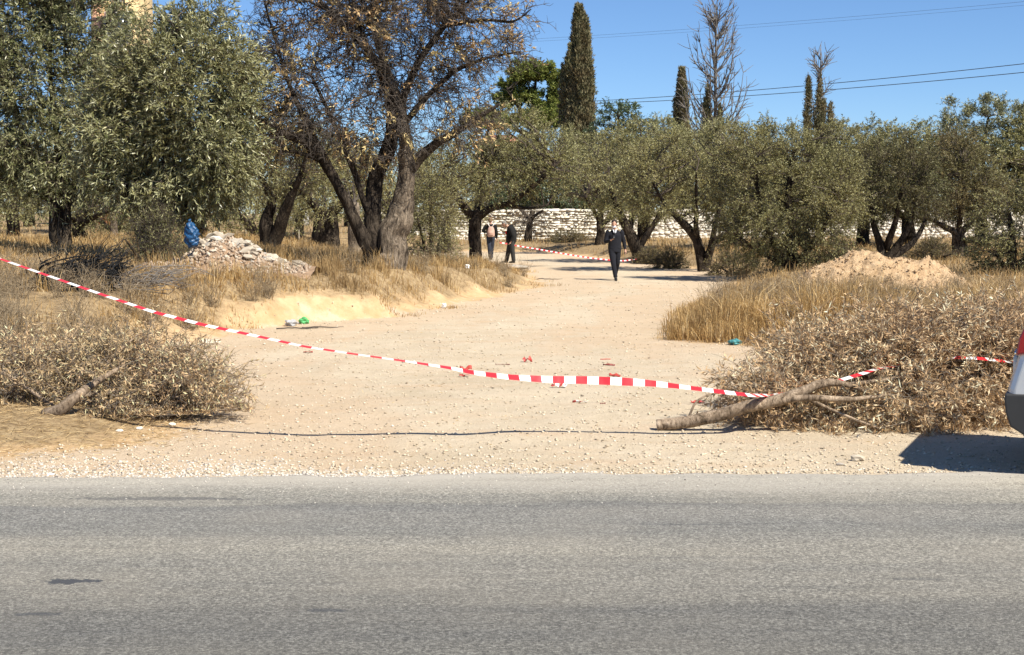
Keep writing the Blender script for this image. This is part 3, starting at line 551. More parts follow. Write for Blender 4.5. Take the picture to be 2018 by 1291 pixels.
# --- centre: small forked olive in front of the wall and the trees round it
tree('olive_tree', 'small forked olive tree beside the two standing men, in front of the stone wall', 'tree', 935, 52.0,
     [(950, 320, 95, 70), (1070, 300, 85, 65), (895, 330, 55, 55), (1010, 255, 80, 45), (1125, 340, 50, 45), (1000, 350, 80, 40)],
     [[(937, 518, 30), (935, 480, 25), (933, 440, 26), (938, 415, 24)], [(930, 425, 18), (905, 392, 13), (885, 362, 10), (872, 335, 5)], [(938, 430, 17), (965, 410, 14), (1005, 402, 12), (1050, 370, 8), (1090, 330, 4)], [(938, 418, 13), (945, 380, 10), (955, 330, 6)], [(1000, 403, 9), (1040, 412, 6), (1080, 404, 4)]],
     110, 'olive_grey', 'bark_dark', ncl=130, nspr=14, nleaf=15, L=0.10, W=0.026, spr_len=0.55)
tree('dead_tree', 'small leafless grey tree with drooping twigs against the stone wall', 'tree', 1045, 79.0,
     [(1045, 420, 38, 20), (1065, 440, 22, 20), (1025, 435, 20, 18)], [[(1040, 475, 15), (1044, 445, 12), (1050, 415, 9)], [(1046, 435, 7), (1028, 415, 5), (1015, 405, 3)], [(1048, 430, 7), (1068, 415, 4)]],
     111, 'olive_grey', 'bark', 'twig', ncl=30, nspr=8, nleaf=0, spr_len=0.6, droop=0.9, up=-.2, twig_r=0.012, br_r=0.03)
tree('olive_tree', 'slender-trunked olive tree just left of the walking officer', 'tree', 1183, 69.0,
     [(1190, 370, 80, 50), (1140, 350, 60, 50), (1230, 340, 70, 60), (1180, 300, 80, 50)], [[(1180, 482, 22), (1183, 450, 17), (1180, 425, 14), (1185, 390, 9)], [(1184, 445, 10), (1205, 430, 8), (1225, 400, 5)], [(1180, 435, 9), (1168, 415, 7), (1150, 390, 4)]],
     112, 'olive_grey', 'bark_dark', ncl=80, nspr=13, nleaf=13, L=0.12, W=0.032, spr_len=0.65)
tree('olive_tree', 'leaning olive tree with a heavy slanted trunk directly right of the officer', 'tree', 1262, 57.0,
     [(1270, 360, 100, 70), (1220, 320, 70, 60), (1300, 300, 90, 60), (1240, 400, 70, 30)], [[(1268, 515, 30), (1250, 480, 24), (1232, 445, 18), (1215, 410, 12), (1200, 370, 6)], [(1257, 490, 16), (1285, 450, 12), (1305, 410, 10), (1320, 350, 5)], [(1240, 460, 15), (1250, 410, 10), (1260, 340, 5)]],
     113, 'olive_grey', 'bark_dark', ncl=75, nspr=23, nleaf=14, L=0.105, W=0.028, spr_len=0.55)
tree('olive_tree', 'wide spreading olive tree with forked stems right of the track bend', 'tree', 1388, 48.0,
     [(1330, 370, 110, 55), (1400, 310, 110, 65), (1430, 375, 80, 45), (1285, 340, 80, 55)],
     [[(1388, 528, 22), (1380, 495, 18), (1372, 468, 14), (1345, 440, 12), (1310, 405, 7), (1280, 350, 3)], [(1392, 522, 19), (1400, 480, 15), (1402, 445, 11), (1415, 390, 8), (1420, 310, 3)], [(1399, 480, 14), (1430, 462, 11), (1465, 450, 8), (1500, 420, 4)], [(1372, 470, 12), (1365, 420, 8), (1360, 340, 4)]],
     114, 'olive_grey', 'bark_dark', ncl=90, nspr=23, nleaf=16, L=0.09, W=0.024, spr_len=0.5)
tree('olive_shrub', 'very large bushy olive with foliage down to the ground behind the earth heap', 'tree', 1560, 42.0,
     [(1550, 390, 140, 110), (1600, 320, 95, 70), (1485, 325, 85, 75), (1560, 470, 110, 50), (1470, 440, 75, 55), (1640, 410, 65, 85), (1520, 280, 60, 40)],
     [[(1560, 535, 26), (1558, 470, 18), (1550, 390, 12), (1560, 300, 5)], [(1555, 530, 18), (1510, 460, 12), (1480, 380, 7), (1480, 310, 3)], [(1565, 530, 18), (1610, 460, 12), (1630, 390, 7)], [(1556, 525, 12), (1480, 490, 7), (1440, 460, 4)]],
     115, 'olive_grey', 'bark_dark', ncl=200, nspr=25, nleaf=17, L=0.075, W=0.02, spr_len=0.45)
tree('olive_tree', 'brownish olive tree with a fan of three dark stems behind the earth heap crest', 'tree', 1745, 46.0,
     [(1760, 350, 85, 72), (1715, 380, 45, 45), (1815, 380, 55, 48)],
     [[(1740, 515, 24), (1735, 485, 18), (1722, 450, 13), (1715, 410, 9), (1710, 360, 4)], [(1750, 510, 17), (1774, 475, 13), (1790, 435, 10), (1800, 370, 5)], [(1752, 508, 15), (1792, 488, 12), (1824, 458, 9), (1840, 420, 6)], [(1745, 490, 14), (1755, 440, 10), (1760, 370, 5)]],
     116, 'olive_brown', 'bark_dark', ncl=80, nspr=21, nleaf=15, L=0.09, W=0.024, spr_len=0.5)
tree('olive_tree', 'round-headed olive tree with a pale short trunk, second from the right edge', 'tree', 1890, 52.0,
     [(1880, 365, 88, 62), (1850, 395, 50, 32), (1930, 385, 55, 45), (1880, 300, 60, 40)],
     [[(1888, 510, 32), (1890, 480, 26), (1886, 455, 20)], [(1886, 465, 15), (1855, 445, 10), (1820, 430, 5)], [(1890, 462, 15), (1915, 430, 10), (1930, 380, 5)], [(1887, 460, 12), (1885, 400, 8), (1880, 320, 4)], [(1895, 475, 12), (1930, 470, 9), (1965, 460, 5)]],
     117, 'olive_brown', 'bark', ncl=120, nspr=14, nleaf=15, L=0.10, W=0.026, spr_len=0.55)
tree('olive_shrub', 'low bushy olive cut off by the right edge of the picture', 'tree', 1995, 38.0,
     [(1985, 450, 75, 75), (2050, 400, 90, 80), (1955, 500, 50, 40), (2040, 500, 80, 40)], [[(1995, 550, 22), (1995, 480, 14), (1985, 420, 6)], [(2000, 545, 16), (2040, 470, 9), (2060, 390, 4)], [(1990, 545, 12), (1955, 500, 6)]],
     118, 'olive_grey', 'bark_dark', ncl=85, nspr=22, nleaf=15, L=0.075, W=0.02, spr_len=0.4)
def distant_wood():
    r = np.random.default_rng(77); bl = []
    for px in range(-500, 2700, 75):
        top = 350 if px < 900 else (330 if px < 1250 else 290); d = r.uniform(128, 150); t = top + r.uniform(-18, 18); c = (t + 475) / 2; bl.append((px_x(px, d), d, row_z(c, d), r.uniform(2.6, 4.2), 3.0, (475 - t) / 2 / F * d))
    P, i = blob_points(bl, 9000, r, .6); q = np.repeat(np.arange(9000), 5); D = randdir(len(q), r)
    g = Geo(); g.add(*leaf_quads(P[q] + r.normal(0, .22, (len(q), 3)), D, .42 * r.uniform(.6, 1.3, len(q)), .15 * r.uniform(.7, 1.3, len(q)), r)); g.build('distant_wood', M['olive_grey'], kind='stuff')
distant_wood()
for px, d, w, h, sd_, lb in [(1318, 51, 34, 26, 131, 'low dry grey shrub under the spreading olive, left of its stems'), (1445, 45.5, 48, 34, 132, 'low dark shrub between the spreading olive and the very large bushy olive'), (1285, 56, 28, 20, 133, 'small dry shrub at the foot of the leaning olive'),
                             (1835, 49, 46, 30, 134, 'low brown shrub between the fan-stemmed olive and the round-headed olive'), (1660, 43, 40, 30, 135, 'low grey shrub at the right foot of the very large bushy olive'), (1120, 74, 36, 14, 136, 'low dark brush by the track bend left of the officer')]:
    py = 419 + (2 - hz(px_x(px, d), d)) / d * F
    tree('dry_shrub', lb, 'shrub', px, d, [(px, py - h * .55, w * .7, h * .6), (px - w * .5, py - h * .4, w * .5, h * .45), (px + w * .55, py - h * .4, w * .5, h * .42)], [[(px, py, 5), (px, py - h * .5, 3), (px + 3, py - h, 1.5)], [(px, py, 4), (px - w * .5, py - h * .5, 2)], [(px, py, 4), (px + w * .5, py - h * .5, 2)]],
         sd_, 'olive_brown', 'bark_dark', 'twig', ncl=46, nspr=10, nleaf=9, L=0.07, W=0.02, spr_len=.35, up=.4, br_r=.012, twig_r=.006, sub=2, zmin=.02)
# --- the back rows on the right
b1 = tree('olive_tree', 'tall grey-green olive tree behind the officer, over the stone wall', 'tree', 1270, 76.0,
     [(1270, 300, 100, 60), (1220, 340, 80, 60), (1330, 330, 80, 60), (1270, 380, 110, 50), (1275, 262, 75, 32), (1215, 290, 50, 35), (1335, 285, 50, 35)], [[(1270, 480, 26), (1268, 430, 20), (1272, 390, 14)], [(1268, 430, 12), (1220, 350, 6)], [(1272, 420, 12), (1330, 340, 6)]],
     119, 'olive_grey', 'bark_dark', ncl=140, nspr=24, nleaf=15, L=0.13, W=0.036, spr_len=0.55, br_r=.02, lo=.3)
for px, d, rz, sc, lb in [(1450, 62, 1.2, (1, 1, .84), 'tall olive tree in the second row, below the bare poplar'), (1575, 64, 2.6, (1.15, 1, .70), 'tall olive tree in the second row, below the twin cypress'), (1700, 66, 4.1, (.95, 1, .88), 'olive tree in the second row, above the earth heap crest'),
                          (1790, 70, 5.2, (1.1, 1, .90), 'olive tree in the second row, over the brownish fan-stemmed olive'), (2060, 62, 0.5, (1.1, 1, .95), 'tall olive tree in the second row at the right picture edge'),
                          (1090, 94, 3.0, (1.2, 1, 1.05), 'olive tree behind the stone wall, below the tall cypress'), (990, 98, 4.6, (1.3, 1, 1.05), 'olive tree behind the stone wall, below the pine')]:
    x = px_x(px, d); copy_tree(b1, (x, d, hz(x, d)), lb, rz, sc)
tree('olive_tree', 'tallest olive crown on the right, standing out against the sky', 'tree', 1935, 63.0,
     [(1900, 260, 70, 50), (1960, 230, 75, 42), (1930, 320, 110, 55), (2010, 280, 70, 50), (1860, 310, 55, 50), (1940, 390, 110, 50), (1880, 225, 45, 28), (1995, 225, 40, 25)],
     [[(1935, 490, 30), (1930, 430, 22), (1935, 370, 16), (1930, 300, 9), (1940, 230, 4)], [(1932, 400, 13), (1880, 320, 8), (1870, 250, 3)], [(1935, 390, 13), (1990, 310, 8), (2010, 250, 3)]],
     120, 'olive_deep', 'bark_dark', ncl=130, nspr=26, nleaf=15, L=0.12, W=0.033, spr_len=0.45, br_r=.02)
tree('broadleaf_tree', 'dark green broadleaf tree between the tall cypress and the small cypress', 'tree', 1225, 98.0,
     [(1215, 240, 48, 42), (1250, 270, 50, 40), (1185, 270, 40, 40), (1220, 320, 80, 50), (1290, 265, 40, 30)], [[(1225, 470, 22), (1222, 380, 14), (1218, 280, 8), (1215, 220, 3)], [(1222, 350, 9), (1250, 280, 4)]],
     121, 'broad', 'bark_dark', ncl=110, nspr=12, nleaf=15, L=0.17, W=0.06, spr_len=0.6)
tree('broadleaf_tree', 'dark green hedge-like tree growing behind the stone wall', 'tree', 1120, 92.0,
     [(1120, 385, 70, 30), (1060, 380, 60, 30), (1170, 370, 60, 45), (1010, 390, 60, 28), (1220, 385, 60, 30)], [[(1120, 470, 20), (1120, 420, 14), (1118, 370, 8)], [(1118, 420, 8), (1040, 385, 4)], [(1120, 420, 8), (1200, 385, 4)]],
     122, 'broad', 'bark_dark', ncl=110, nspr=12, nleaf=14, L=0.16, W=0.06, spr_len=0.55)
tree('pine_tree', 'bright green umbrella pine with tiered crown left of the tall cypress', 'tree', 1055, 118.0,
     [(1048, 145, 46, 18), (1086, 160, 28, 18), (1010, 168, 28, 13), (1080, 200, 36, 14), (995, 200, 30, 10), (1060, 234, 46, 12), (960, 235, 50, 14), (1095, 235, 30, 16), (1030, 190, 30, 12)],
     [[(1060, 470, 26), (1058, 300, 18), (1050, 230, 13), (1055, 160, 5)], [(1054, 250, 10), (1020, 210, 7), (1000, 180, 3)], [(1052, 235, 9), (1085, 200, 6), (1090, 170, 3)], [(1054, 270, 9), (990, 245, 5), (960, 235, 3)]],
     123, 'pine', 'bark_dark', ncl=240, nspr=15, nleaf=18, L=0.26, W=0.08, spr_len=0.5, up=0.7, droop=0, lo=0.2)
def cypress(label, px, d, top, bot, hw, seed, n=9000, L=0.16, spine=True, dead_top=None, name='cypress_tree', stems=None):
    r = np.random.default_rng(seed); x = px_x(px, d); zb = hz(x, d); root = empty(name, (x, d, zb), label, 'tree'); s = d / F
    g = Geo(); gb = Geo()
    for (cx, tp, w) in (stems or [(px, top, hw)]):
        H = row_z(tp, d) - zb; z0 = 0.6; lx = (cx - px) * s; m = int(n * w / hw / (len(stems) if stems else 1) * 1.2)
        capped_tube(gb, [(lx, 0, -0.3, 0.22 * min(1, w / 20)), (lx, 0, H * .5, 0.12 * min(1, w / 20)), (lx, 0, H * 0.97, 0.02)], 7, 8)
        npl = int(26 + w * 1.6); pz = z0 + (H - z0) * r.random(npl) ** 0.9 * 0.9; tn = (pz - z0) / (H - z0); ln_ = (H - z0) * r.uniform(.12, .26, npl) * (1.1 - .5 * tn); ln_ = np.minimum(ln_, H - pz)
        prof = lambda t: np.minimum(1, 1.08 * np.cos(np.clip(t, 0, 1) ** 1.9 * pi / 2)) + .05
        pa = r.uniform(0, 2 * pi, npl); pr = w * s * prof(tn + .08) * r.uniform(.25, .78, npl); pw_ = w * s * r.uniform(.22, .42, npl) * (1 - .35 * tn)
        pi_ = r.integers(0, npl, m); u_ = r.random(m); aa = r.uniform(0, 2 * pi, m); sh = np.sin(np.clip(u_ * 1.08 + .12, 0, 1) * pi) ** .7 * (1 - .45 * u_); rr_ = pw_[pi_] * sh * (.45 + .55 * r.random(m) ** .5)
        Pp = np.stack([lx + pr[pi_] * np.cos(pa[pi_]) + rr_ * np.cos(aa), pr[pi_] * np.sin(pa[pi_]) + rr_ * np.sin(aa), pz[pi_] + u_ * ln_[pi_]], -1); a = np.arctan2(Pp[:, 1], Pp[:, 0] - lx)
        m2 = m // 3; tt_ = r.random(m2); a2 = r.uniform(0, 2 * pi, m2); r2_ = w * s * .62 * prof(tt_) * r.random(m2) ** .5; Pp[:m2] = np.stack([lx + r2_ * np.cos(a2), r2_ * np.sin(a2), z0 + tt_ * (H - z0) * .97], -1)
        k = 5; q = np.repeat(np.arange(m), k); dd = nrm(np.stack([np.cos(a[q]) * .45, np.sin(a[q]) * .45, np.ones(len(q))], -1) + r.normal(0, 0.35, (len(q), 3)))
        g.add(*leaf_quads(Pp[q] + r.normal(0, 0.07, (len(q), 3)), dd, L * r.uniform(.6, 1.5, len(q)), L * 0.32 * r.uniform(.7, 1.3, len(q)), r))
    gb.build('trunk', M['bark'], root, True); g.build('foliage', M['cypress'], root, kind='stuff')
    if dead_top:
        gd = Geo(); H = row_z(dead_top[1], d) - zb; h0 = row_z(bot, d) - zb; w = dead_top[2] * s; lx = (dead_top[0] - px) * s; nb = dead_top[3]
        capped_tube(gd, [(lx, 0, h0 * 0.3, 0.16), (lx + .05, 0, (h0 + H) / 2, 0.09), (lx, 0, H, 0.015)], 6, 8)
        z1 = h0 * .75 + (H - h0 * .75) * r.random(nb) ** 0.9 * 0.9; a = r.uniform(0, 2 * pi, nb); ln = w * (0.35 + 0.75 * (1 - (z1 - h0 * .75) / (H - h0 * .75))) * r.uniform(0.6, 1.2, nb)
        A = np.stack([np.full(nb, lx), np.zeros(nb), z1], -1); E = A + np.stack([np.cos(a) * ln, np.sin(a) * ln, ln * r.uniform(1.1, 2.4, nb)], -1); E[:, 2] = np.minimum(E[:, 2], H + r.normal(-.4, .3, nb))
        bow = np.stack([np.cos(a) * .10, np.sin(a) * .10, -0.10 * np.ones(nb)], -1); C = curves_between(A, E, 6, bow, .012, r); gd.add(*tubes(C, np.linspace(.075, .02, 6)[None].repeat(nb, 0), 3))
        q = np.repeat(np.arange(nb), 14); j = r.integers(1, 6, len(q)); S = C[q, j]; dv = nrm(E[q] - A[q]); T2 = S + nrm(dv + randdir(len(q), r) * .7) * (0.9 * r.uniform(.3, 1.2, len(q)))[:, None]
        gd.add(*tubes(curves_between(S, T2, 3, np.zeros((len(q), 3)), .03, r), np.linspace(.026, .013, 3)[None].repeat(len(q), 0), 3))
        gd.build('dead_branchwork', M['twig_pale'], root, kind='stuff')
    return root
cypress('tall dark cypress rising highest in the centre, beside the pine', 1140, 106, 12, 260, 46, 31, n=20000, L=0.24)
cypress('small slim cypress between the broadleaf tree and the bare poplar', 1340, 104, 135, 250, 24, 32, n=8000, L=0.17)
cypress('tall leafless tree with upswept grey branches, highest on the right of the cypress', 1403, 100, 175, 250, 17, 33, n=5000, L=0.16, dead_top=(1405, 8, 56, 64), name='half_dead_tree', stems=[(1390, 165, 15), (1415, 205, 13)])
cypress('cluster of slim cypresses with a dead grey spike on top', 1608, 100, 150, 250, 16, 34, n=8000, L=0.16, dead_top=(1610, 85, 24, 16), stems=[(1587, 150, 11), (1609, 148, 14), (1631, 203, 12), (1618, 190, 10)])

# ------------------------------------------------------------------ dry grass (uncountable) and weeds
def blades(g, x, y, h, w, r, lean=0.6, z0=None):
    n = len(x); z = height(x, y) - 0.02 if z0 is None else z0; a = r.uniform(0, 2 * pi, n); l = lean * h * np.abs(r.normal(0, 1, n))
    fx, fy = np.cos(a) * l, np.sin(a) * l; b = r.uniform(0, 2 * pi, n); sx, sy = np.cos(b) * w / 2, np.sin(b) * w / 2
    P0 = np.stack([x, y, z], -1); P1 = P0 + np.stack([fx * .3, fy * .3, h * .58], -1); P2 = P0 + np.stack([fx, fy, h * (1 - .25 * np.minimum(1, l / h))], -1); S = np.stack([sx, sy, np.zeros(n)], -1)
    Vv = np.stack([P0 - S, P0 + S, P1 + S * .8, P1 - S * .8, P2], 1); o = (np.arange(n) * 5)[:, None]
    g.add(Vv, o + np.array([[0, 1, 2, 3]]), o + np.array([[3, 2, 4]]))
r2 = np.random.default_rng(21)
def scatter(n, y0, y1, pw=1.0, xa=-1.0, xb=1.0):
    y = y0 + (y1 - y0) * r2.random(n) ** pw; half = 0.40 * y + 1.0; return half * r2.uniform(xa, xb, n), y
g = Geo()
for (n, y0, y1, xa, xb, hh) in [(85000, 14.5, 32, -1, 0.05, 0.20), (45000, 32, 52, -1, 0.1, 0.27), (24000, 52, 84, -1, 1, 0.36), (22000, 30, 60, 0.2, 1, 0.32)]:
    x, y = scatter(n, y0, y1, 1.0, xa, xb); sd = track_sd(x, y); cl = fbm(x * .8, y * .8, 3)
    ok = (sd + cl * 1.2 + r2.normal(0, .15, n) > 0.35) & (r2.random(n) < np.clip(0.75 + 1.1 * cl, 0.12, 1))
    bare0 = (np.abs(x - px_x(150, 24)) < 1.3) & (y > 18.8) & (y < 24.2); bare1 = (np.abs(x - px_x(450, 27)) < 1.2) & (y > 25.8) & (y < 28.2); ok &= ~(bare0 & (r2.random(n) < .9)) & ~(bare1 & (r2.random(n) < .35)); bare = (y > 23.8) & (y < 27.2) & (x > -5) & (x < -2.2) & (sd < 0.7) & (fbm(x * 1.7, y * 1.7, 2) < .12) & (r2.random(n) < .93); ok &= ~bare
    near = sstep(13, 17.5, y) if y0 < 20 else 1.0
    x, y, sd = x[ok], y[ok], sd[ok]; cl = cl[ok]
    blades(g, x, y, hh * (0.45 + 0.8 * r2.random(len(x))) * (0.8 + 0.9 * np.clip(cl, -.3, .5)) * np.clip(0.35 + sd, 0.4, 1), 0.006 + 0.00022 * y, r2)
g.build('dry_grass', M['straw'], kind='stuff')
g = Geo()                                              # the tall clumps right of the track
cx = np.r_[r2.uniform(2.6, 9.5, 900), r2.uniform(2.3, 4.2, 160)]; cy = np.r_[r2.uniform(17.5, 31, 900), r2.uniform(20.8, 26, 160)]
sd = track_sd(cx, cy); ok = (sd > 0.15) & (cx < 0.42 * cy); cx, cy = cx[ok], cy[ok]
k = np.repeat(np.arange(len(cx)), 58); x = cx[k] + r2.normal(0, .11, len(k)); y = cy[k] + r2.normal(0, .11, len(k))
hc = (0.34 + 0.36 * r2.random(len(cx)) ** 1.5) * (1 + 1.0 * fbm(cx * 1.1, cy * 1.1, 3)) * (1 - .5 * sstep(25.5, 28, cy) * sstep(4.5, 6, cx)) * np.clip(1.25 - 0.06 * (cy - 18), 0.45, 1.2); blades(g, x, y, hc[k] * np.clip(.55 + .55 * sd[ok][k], .5, 1.05) * r2.uniform(.3, 1.2, len(k)), 0.006 + 0.00018 * y, r2, 0.75)
cx = r2.uniform(-8, -0.5, 260); cy = r2.uniform(22, 40, 260); sd = track_sd(cx, cy); ok = (sd > 0.8) & (sd < 6); cx, cy = cx[ok], cy[ok]
k = np.repeat(np.arange(len(cx)), 45); hc = r2.uniform(.3, .6, len(cx)); blades(g, cx[k] + r2.normal(0, .12, len(k)), cy[k] + r2.normal(0, .12, len(k)), hc[k] * r2.uniform(.4, 1.1, len(k)), np.full(len(k), .011), r2, .35)
g.build('tall_dry_grass', M['straw'], kind='stuff')
g = Geo()                                              # grey-brown stalks among the grass
cx = np.r_[r2.uniform(-11, -3.2, 170), r2.uniform(-5, 1, 60), r2.uniform(3.5, 11, 190)]; cy = np.r_[r2.uniform(15.5, 26, 170), r2.uniform(27, 48, 60), r2.uniform(18, 36, 190)]
sd = track_sd(cx, cy); ok = sd > 0.5; cx, cy = cx[ok], cy[ok]; nb = 26; k = np.repeat(np.arange(len(cx)), nb); zb = height(cx, cy)
A = np.stack([cx[k], cy[k], zb[k] - .02], -1) + r2.normal(0, .05, (len(k), 3)) * [1, 1, 0]; hh = (r2.uniform(.25, .65, len(cx)) * (1 - .5 * sstep(25.5, 28, cy) * sstep(4.5, 6, cx)))[k] * r2.uniform(.5, 1.1, len(k))
E = A + nrm(r2.normal(0, .45, (len(k), 3)) * [1, 1, 0] + [0, 0, 1]) * hh[:, None]; C = curves_between(A, E, 4, r2.normal(0, .06, (len(k), 3)), .03, r2); g.add(*tubes(C, np.linspace(.004, .002, 4)[None].repeat(len(k), 0), 3))
q = np.repeat(np.arange(len(k)), 4); S = C[q, r2.integers(1, 4, len(q))]; E2 = S + nrm(randdir(len(q), r2) + [0, 0, .5]) * r2.uniform(.06, .2, len(q))[:, None]; g.add(*tubes(curves_between(S, E2, 3, np.zeros((len(q), 3)), .05, r2), np.full((len(q), 3), .0022), 3))
g.build('dry_weeds', M['weed'], kind='stuff')
g = Geo()                                              # flattened straw on the near left verge
n = 16000; x = r2.uniform(-9, -2.2, n); y = r2.uniform(10.95, 15, n); keep = track_sd(x, y) + r2.normal(0, .25, n) > 0.05; x, y = x[keep], y[keep]
d = nrm(np.stack([r2.normal(0, 1, len(x)), r2.normal(0, 1, len(x)), np.abs(r2.normal(0, .18, len(x)))], -1)); g.add(*leaf_quads(np.stack([x, y, height(x, y) + .004], -1), d, r2.uniform(.04, .16, len(x)), np.full(len(x), .005), r2))
n = 1500; x = r2.uniform(-9, 8, n); y = r2.uniform(11, 24, n); d = nrm(np.stack([r2.normal(0, 1, n), r2.normal(0, 1, n), np.abs(r2.normal(0, .2, n))], -1)); g.add(*leaf_quads(np.stack([x, y, height(x, y) + .004], -1), d, r2.uniform(.02, .07, n), np.full(n, .007), r2))
g.build('loose_straw', M['litterstraw'], kind='stuff')

# ------------------------------------------------------------------ drystone wall at the back
WD = 85.0
def drystone_wall():
    r = np.random.default_rng(41); root = empty('drystone_wall', (0, WD, 0), 'long pale drystone wall across the back of the grove', 'wall')
    x0, x1 = -9.0, 44.0; core = Geo(); core.box(((x0 + x1) / 2, 0.26, 1.02), (x1 - x0 - .2, .62, 2.1)); core.build('wall_core', M['wallcore'], root)
    protos = [Geo().box((0, 0, 0), (1, 1, 1), jit=0.07, r=r).mesh('stone', M['limestone']) for _ in range(12)]
    rest = Geo(); cand = []; z = 0.15; 
    while z < 2.02:
        h = r.uniform(.10, .19); x = x0 + r.uniform(0, .3)
        while x < x1:
            w = r.uniform(.14, .42) * (1.25 if z > 1.9 else 1); cand.append((x + w / 2, z + h / 2 + .05 * math.sin(x * .7), w, h)); x += w + r.uniform(.0, .012)
        z += h + r.uniform(.0, .008)
    cand = [c for c in cand if c[1] < 2.14]
    order = sorted(range(len(cand)), key=lambda i: abs(cand[i][0] - 2.2) + (0 if cand[i][1] > .45 else 30)); part = set(order[:300])
    for i, (cx, cz, w, h) in enumerate(cand):
        y = r.uniform(-.02, .02); a = r.normal(0, .07); sc = (w * r.uniform(1.0, 1.1), r.uniform(.60, .66), h * r.uniform(1.02, 1.16))
        if i in part:
            o = bpy.data.objects.new('stone', protos[r.integers(12)]); COL.objects.link(o); o.parent = root; o.location = (cx, y, cz); o.scale = sc; o.rotation_euler = (r.normal(0, .05), a, r.normal(0, .05))
        else: rest.box((cx, y, cz), sc, np.array([[math.cos(a), 0, math.sin(a)], [0, 1, 0], [-math.sin(a), 0, math.cos(a)]]), 0.07, r)
    rest.build('stonework', M['limestone'], root, kind='stuff')
drystone_wall()

# ------------------------------------------------------------------ buildings glimpsed through the trees
def building_left():
    d = 96.0; x = px_x(222, d); root = empty('apartment_building', (x, d, hz(x, d)), 'cream and orange apartment building glimpsed through the top of the left olive', 'building'); s = d / F
    H = row_z(-40, d) - hz(x, d); w = 62 * s
    g = Geo(); g.box((0, 4, H / 2), (w, 8, H)); g.build('wall', M['plaster'], root)
    Geo().box((-w * .28, -.12, H / 2), (w * .3, .2, H)).build('wall_panel', M['plaster_pink'], root)
    for k in range(5):
        z = 2.9 * (k + 1) + .3
        if z > H: break
        Geo().box((w * .33, -.75, z), (w * .3, 1.5, .18)).build('balcony_slab', M['whitewash'], root)
        b = Geo(); b.box((w * .33, -1.46, z + .95), (w * .3, .05, .06))
        for i in range(9): b.box((w * .33 + (i - 4) * w * .3 / 8.4, -1.46, z + .5), (.03, .03, .84))
        b.build('balcony_railing', M['whitewash'], root)
        f = Geo().box((w * .33, -.03, z + 1.2), (1.7, .08, 2.1)).build('window', M['whitewash'], root); Geo().box((w * .33, -.09, z + 1.2), (1.5, .05, 1.9)).build('pane', M['glass'], f)
        f = Geo().box((-.3, -.03, z + 1.3), (1.2, .08, 1.3)).build('window', M['whitewash'], root); Geo().box((-.3, -.09, z + 1.3), (1.05, .05, 1.15)).build('pane', M['glass'], f)
building_left()
def house_right():
    d = 130.0; x = px_x(985, d); root = empty('house', (x, d, hz(x, d)), 'white house with red tiled roof half hidden behind the small forked olive', 'house'); s = d / F
    zt = row_z(262, d) - hz(x, d); ze = row_z(285, d) - hz(x, d); w = 95 * s; dp = 7
    Geo().box((0, dp / 2, ze / 2), (w, dp, ze)).build('wall', M['whitewash'], root)
    v = [(-w / 2 - .4, -.4, ze), (w / 2 + .4, -.4, ze), (w / 2 + .4, dp + .4, ze), (-w / 2 - .4, dp + .4, ze), (-w / 4, dp / 2, zt), (w / 4, dp / 2, zt)]
    Geo().add(np.array(v), [(0, 1, 5, 4), (2, 3, 4, 5), (0, 3, 2, 1)], [(1, 2, 5), (3, 0, 4)]).build('roof', M['terracotta'], root)
    for i in (-1, 1):
        f = Geo().box((i * w * .25, -.02, ze - 1.6), (1.1, .1, 1.2)).build('window', M['timber'], root); Geo().box((i * w * .25, -.09, ze - 1.6), (.9, .05, 1.0)).build('pane', M['glass'], f)
house_right()
d = 90.0; x0, x1 = px_x(548, d), px_x(610, d); zb = hz((x0 + x1) / 2, d); root = empty('garden_wall', ((x0 + x1) / 2, d, zb), 'low whitewashed wall far behind the V-forked olive', 'wall')
Geo().box((0, 0, .45), (x1 - x0, .25, .9)).build('wall_body', M['whitewash'], root); Geo().box((0, 0, .93), (x1 - x0 + .1, .34, .07)).build('coping', M['wallcore'], root)
fx = empty('post_fence', (px_x(590, 70), 70, hz(px_x(590, 70), 70)), 'sagging wire fence on thin posts behind the V-forked olive', 'fence')
for i in range(9): Geo().box(((i - 4) * 1.3, 0, .5), (.07, .07, 1.3), jit=.05).build('post', M['timber'], fx)
g = Geo()
for zz_ in (.45, .75, 1.05): capped_tube(g, [(-5.2, -.04, zz_, .006), (0, -.04, zz_ - .05, .006), (5.2, -.04, zz_, .006)], 4, 9)
g.build('wire', M['wire'], fx)

# ------------------------------------------------------------------ power lines across the sky
def cable(label, a, b, da, db, sag, rad):
    A, B = at(*a, da), at(*b, db); A, B = A + (A - B) * .25, B + (B - A) * .25; t = np.linspace(0, 1, 40)[:, None]; P = A * (1 - t) + B * t; P[:, 2] -= sag * 4 * (t * (1 - t))[:, 0]
    o = capped_tube(Geo(), np.c_[P, np.full(40, rad)], 4, 60).build('power_cable', M['wire']); tag(o, label, 'cable', 'power cables across the sky')
cable('upper of the two dark power cables rising to the right edge', (1185, 192), (2018, 117), 150, 110, .6, .028)
cable('lower of the two dark power cables rising to the right edge', (1205, 197), (2018, 134), 150, 110, .6, .028)
cable('thin faint cable high in the sky, upper strand', (1030, 73), (2018, -3), 190, 150, .6, .012)
cable('thin faint cable high in the sky, lower strand', (1030, 78), (2018, 4), 190, 150, .6, .010)

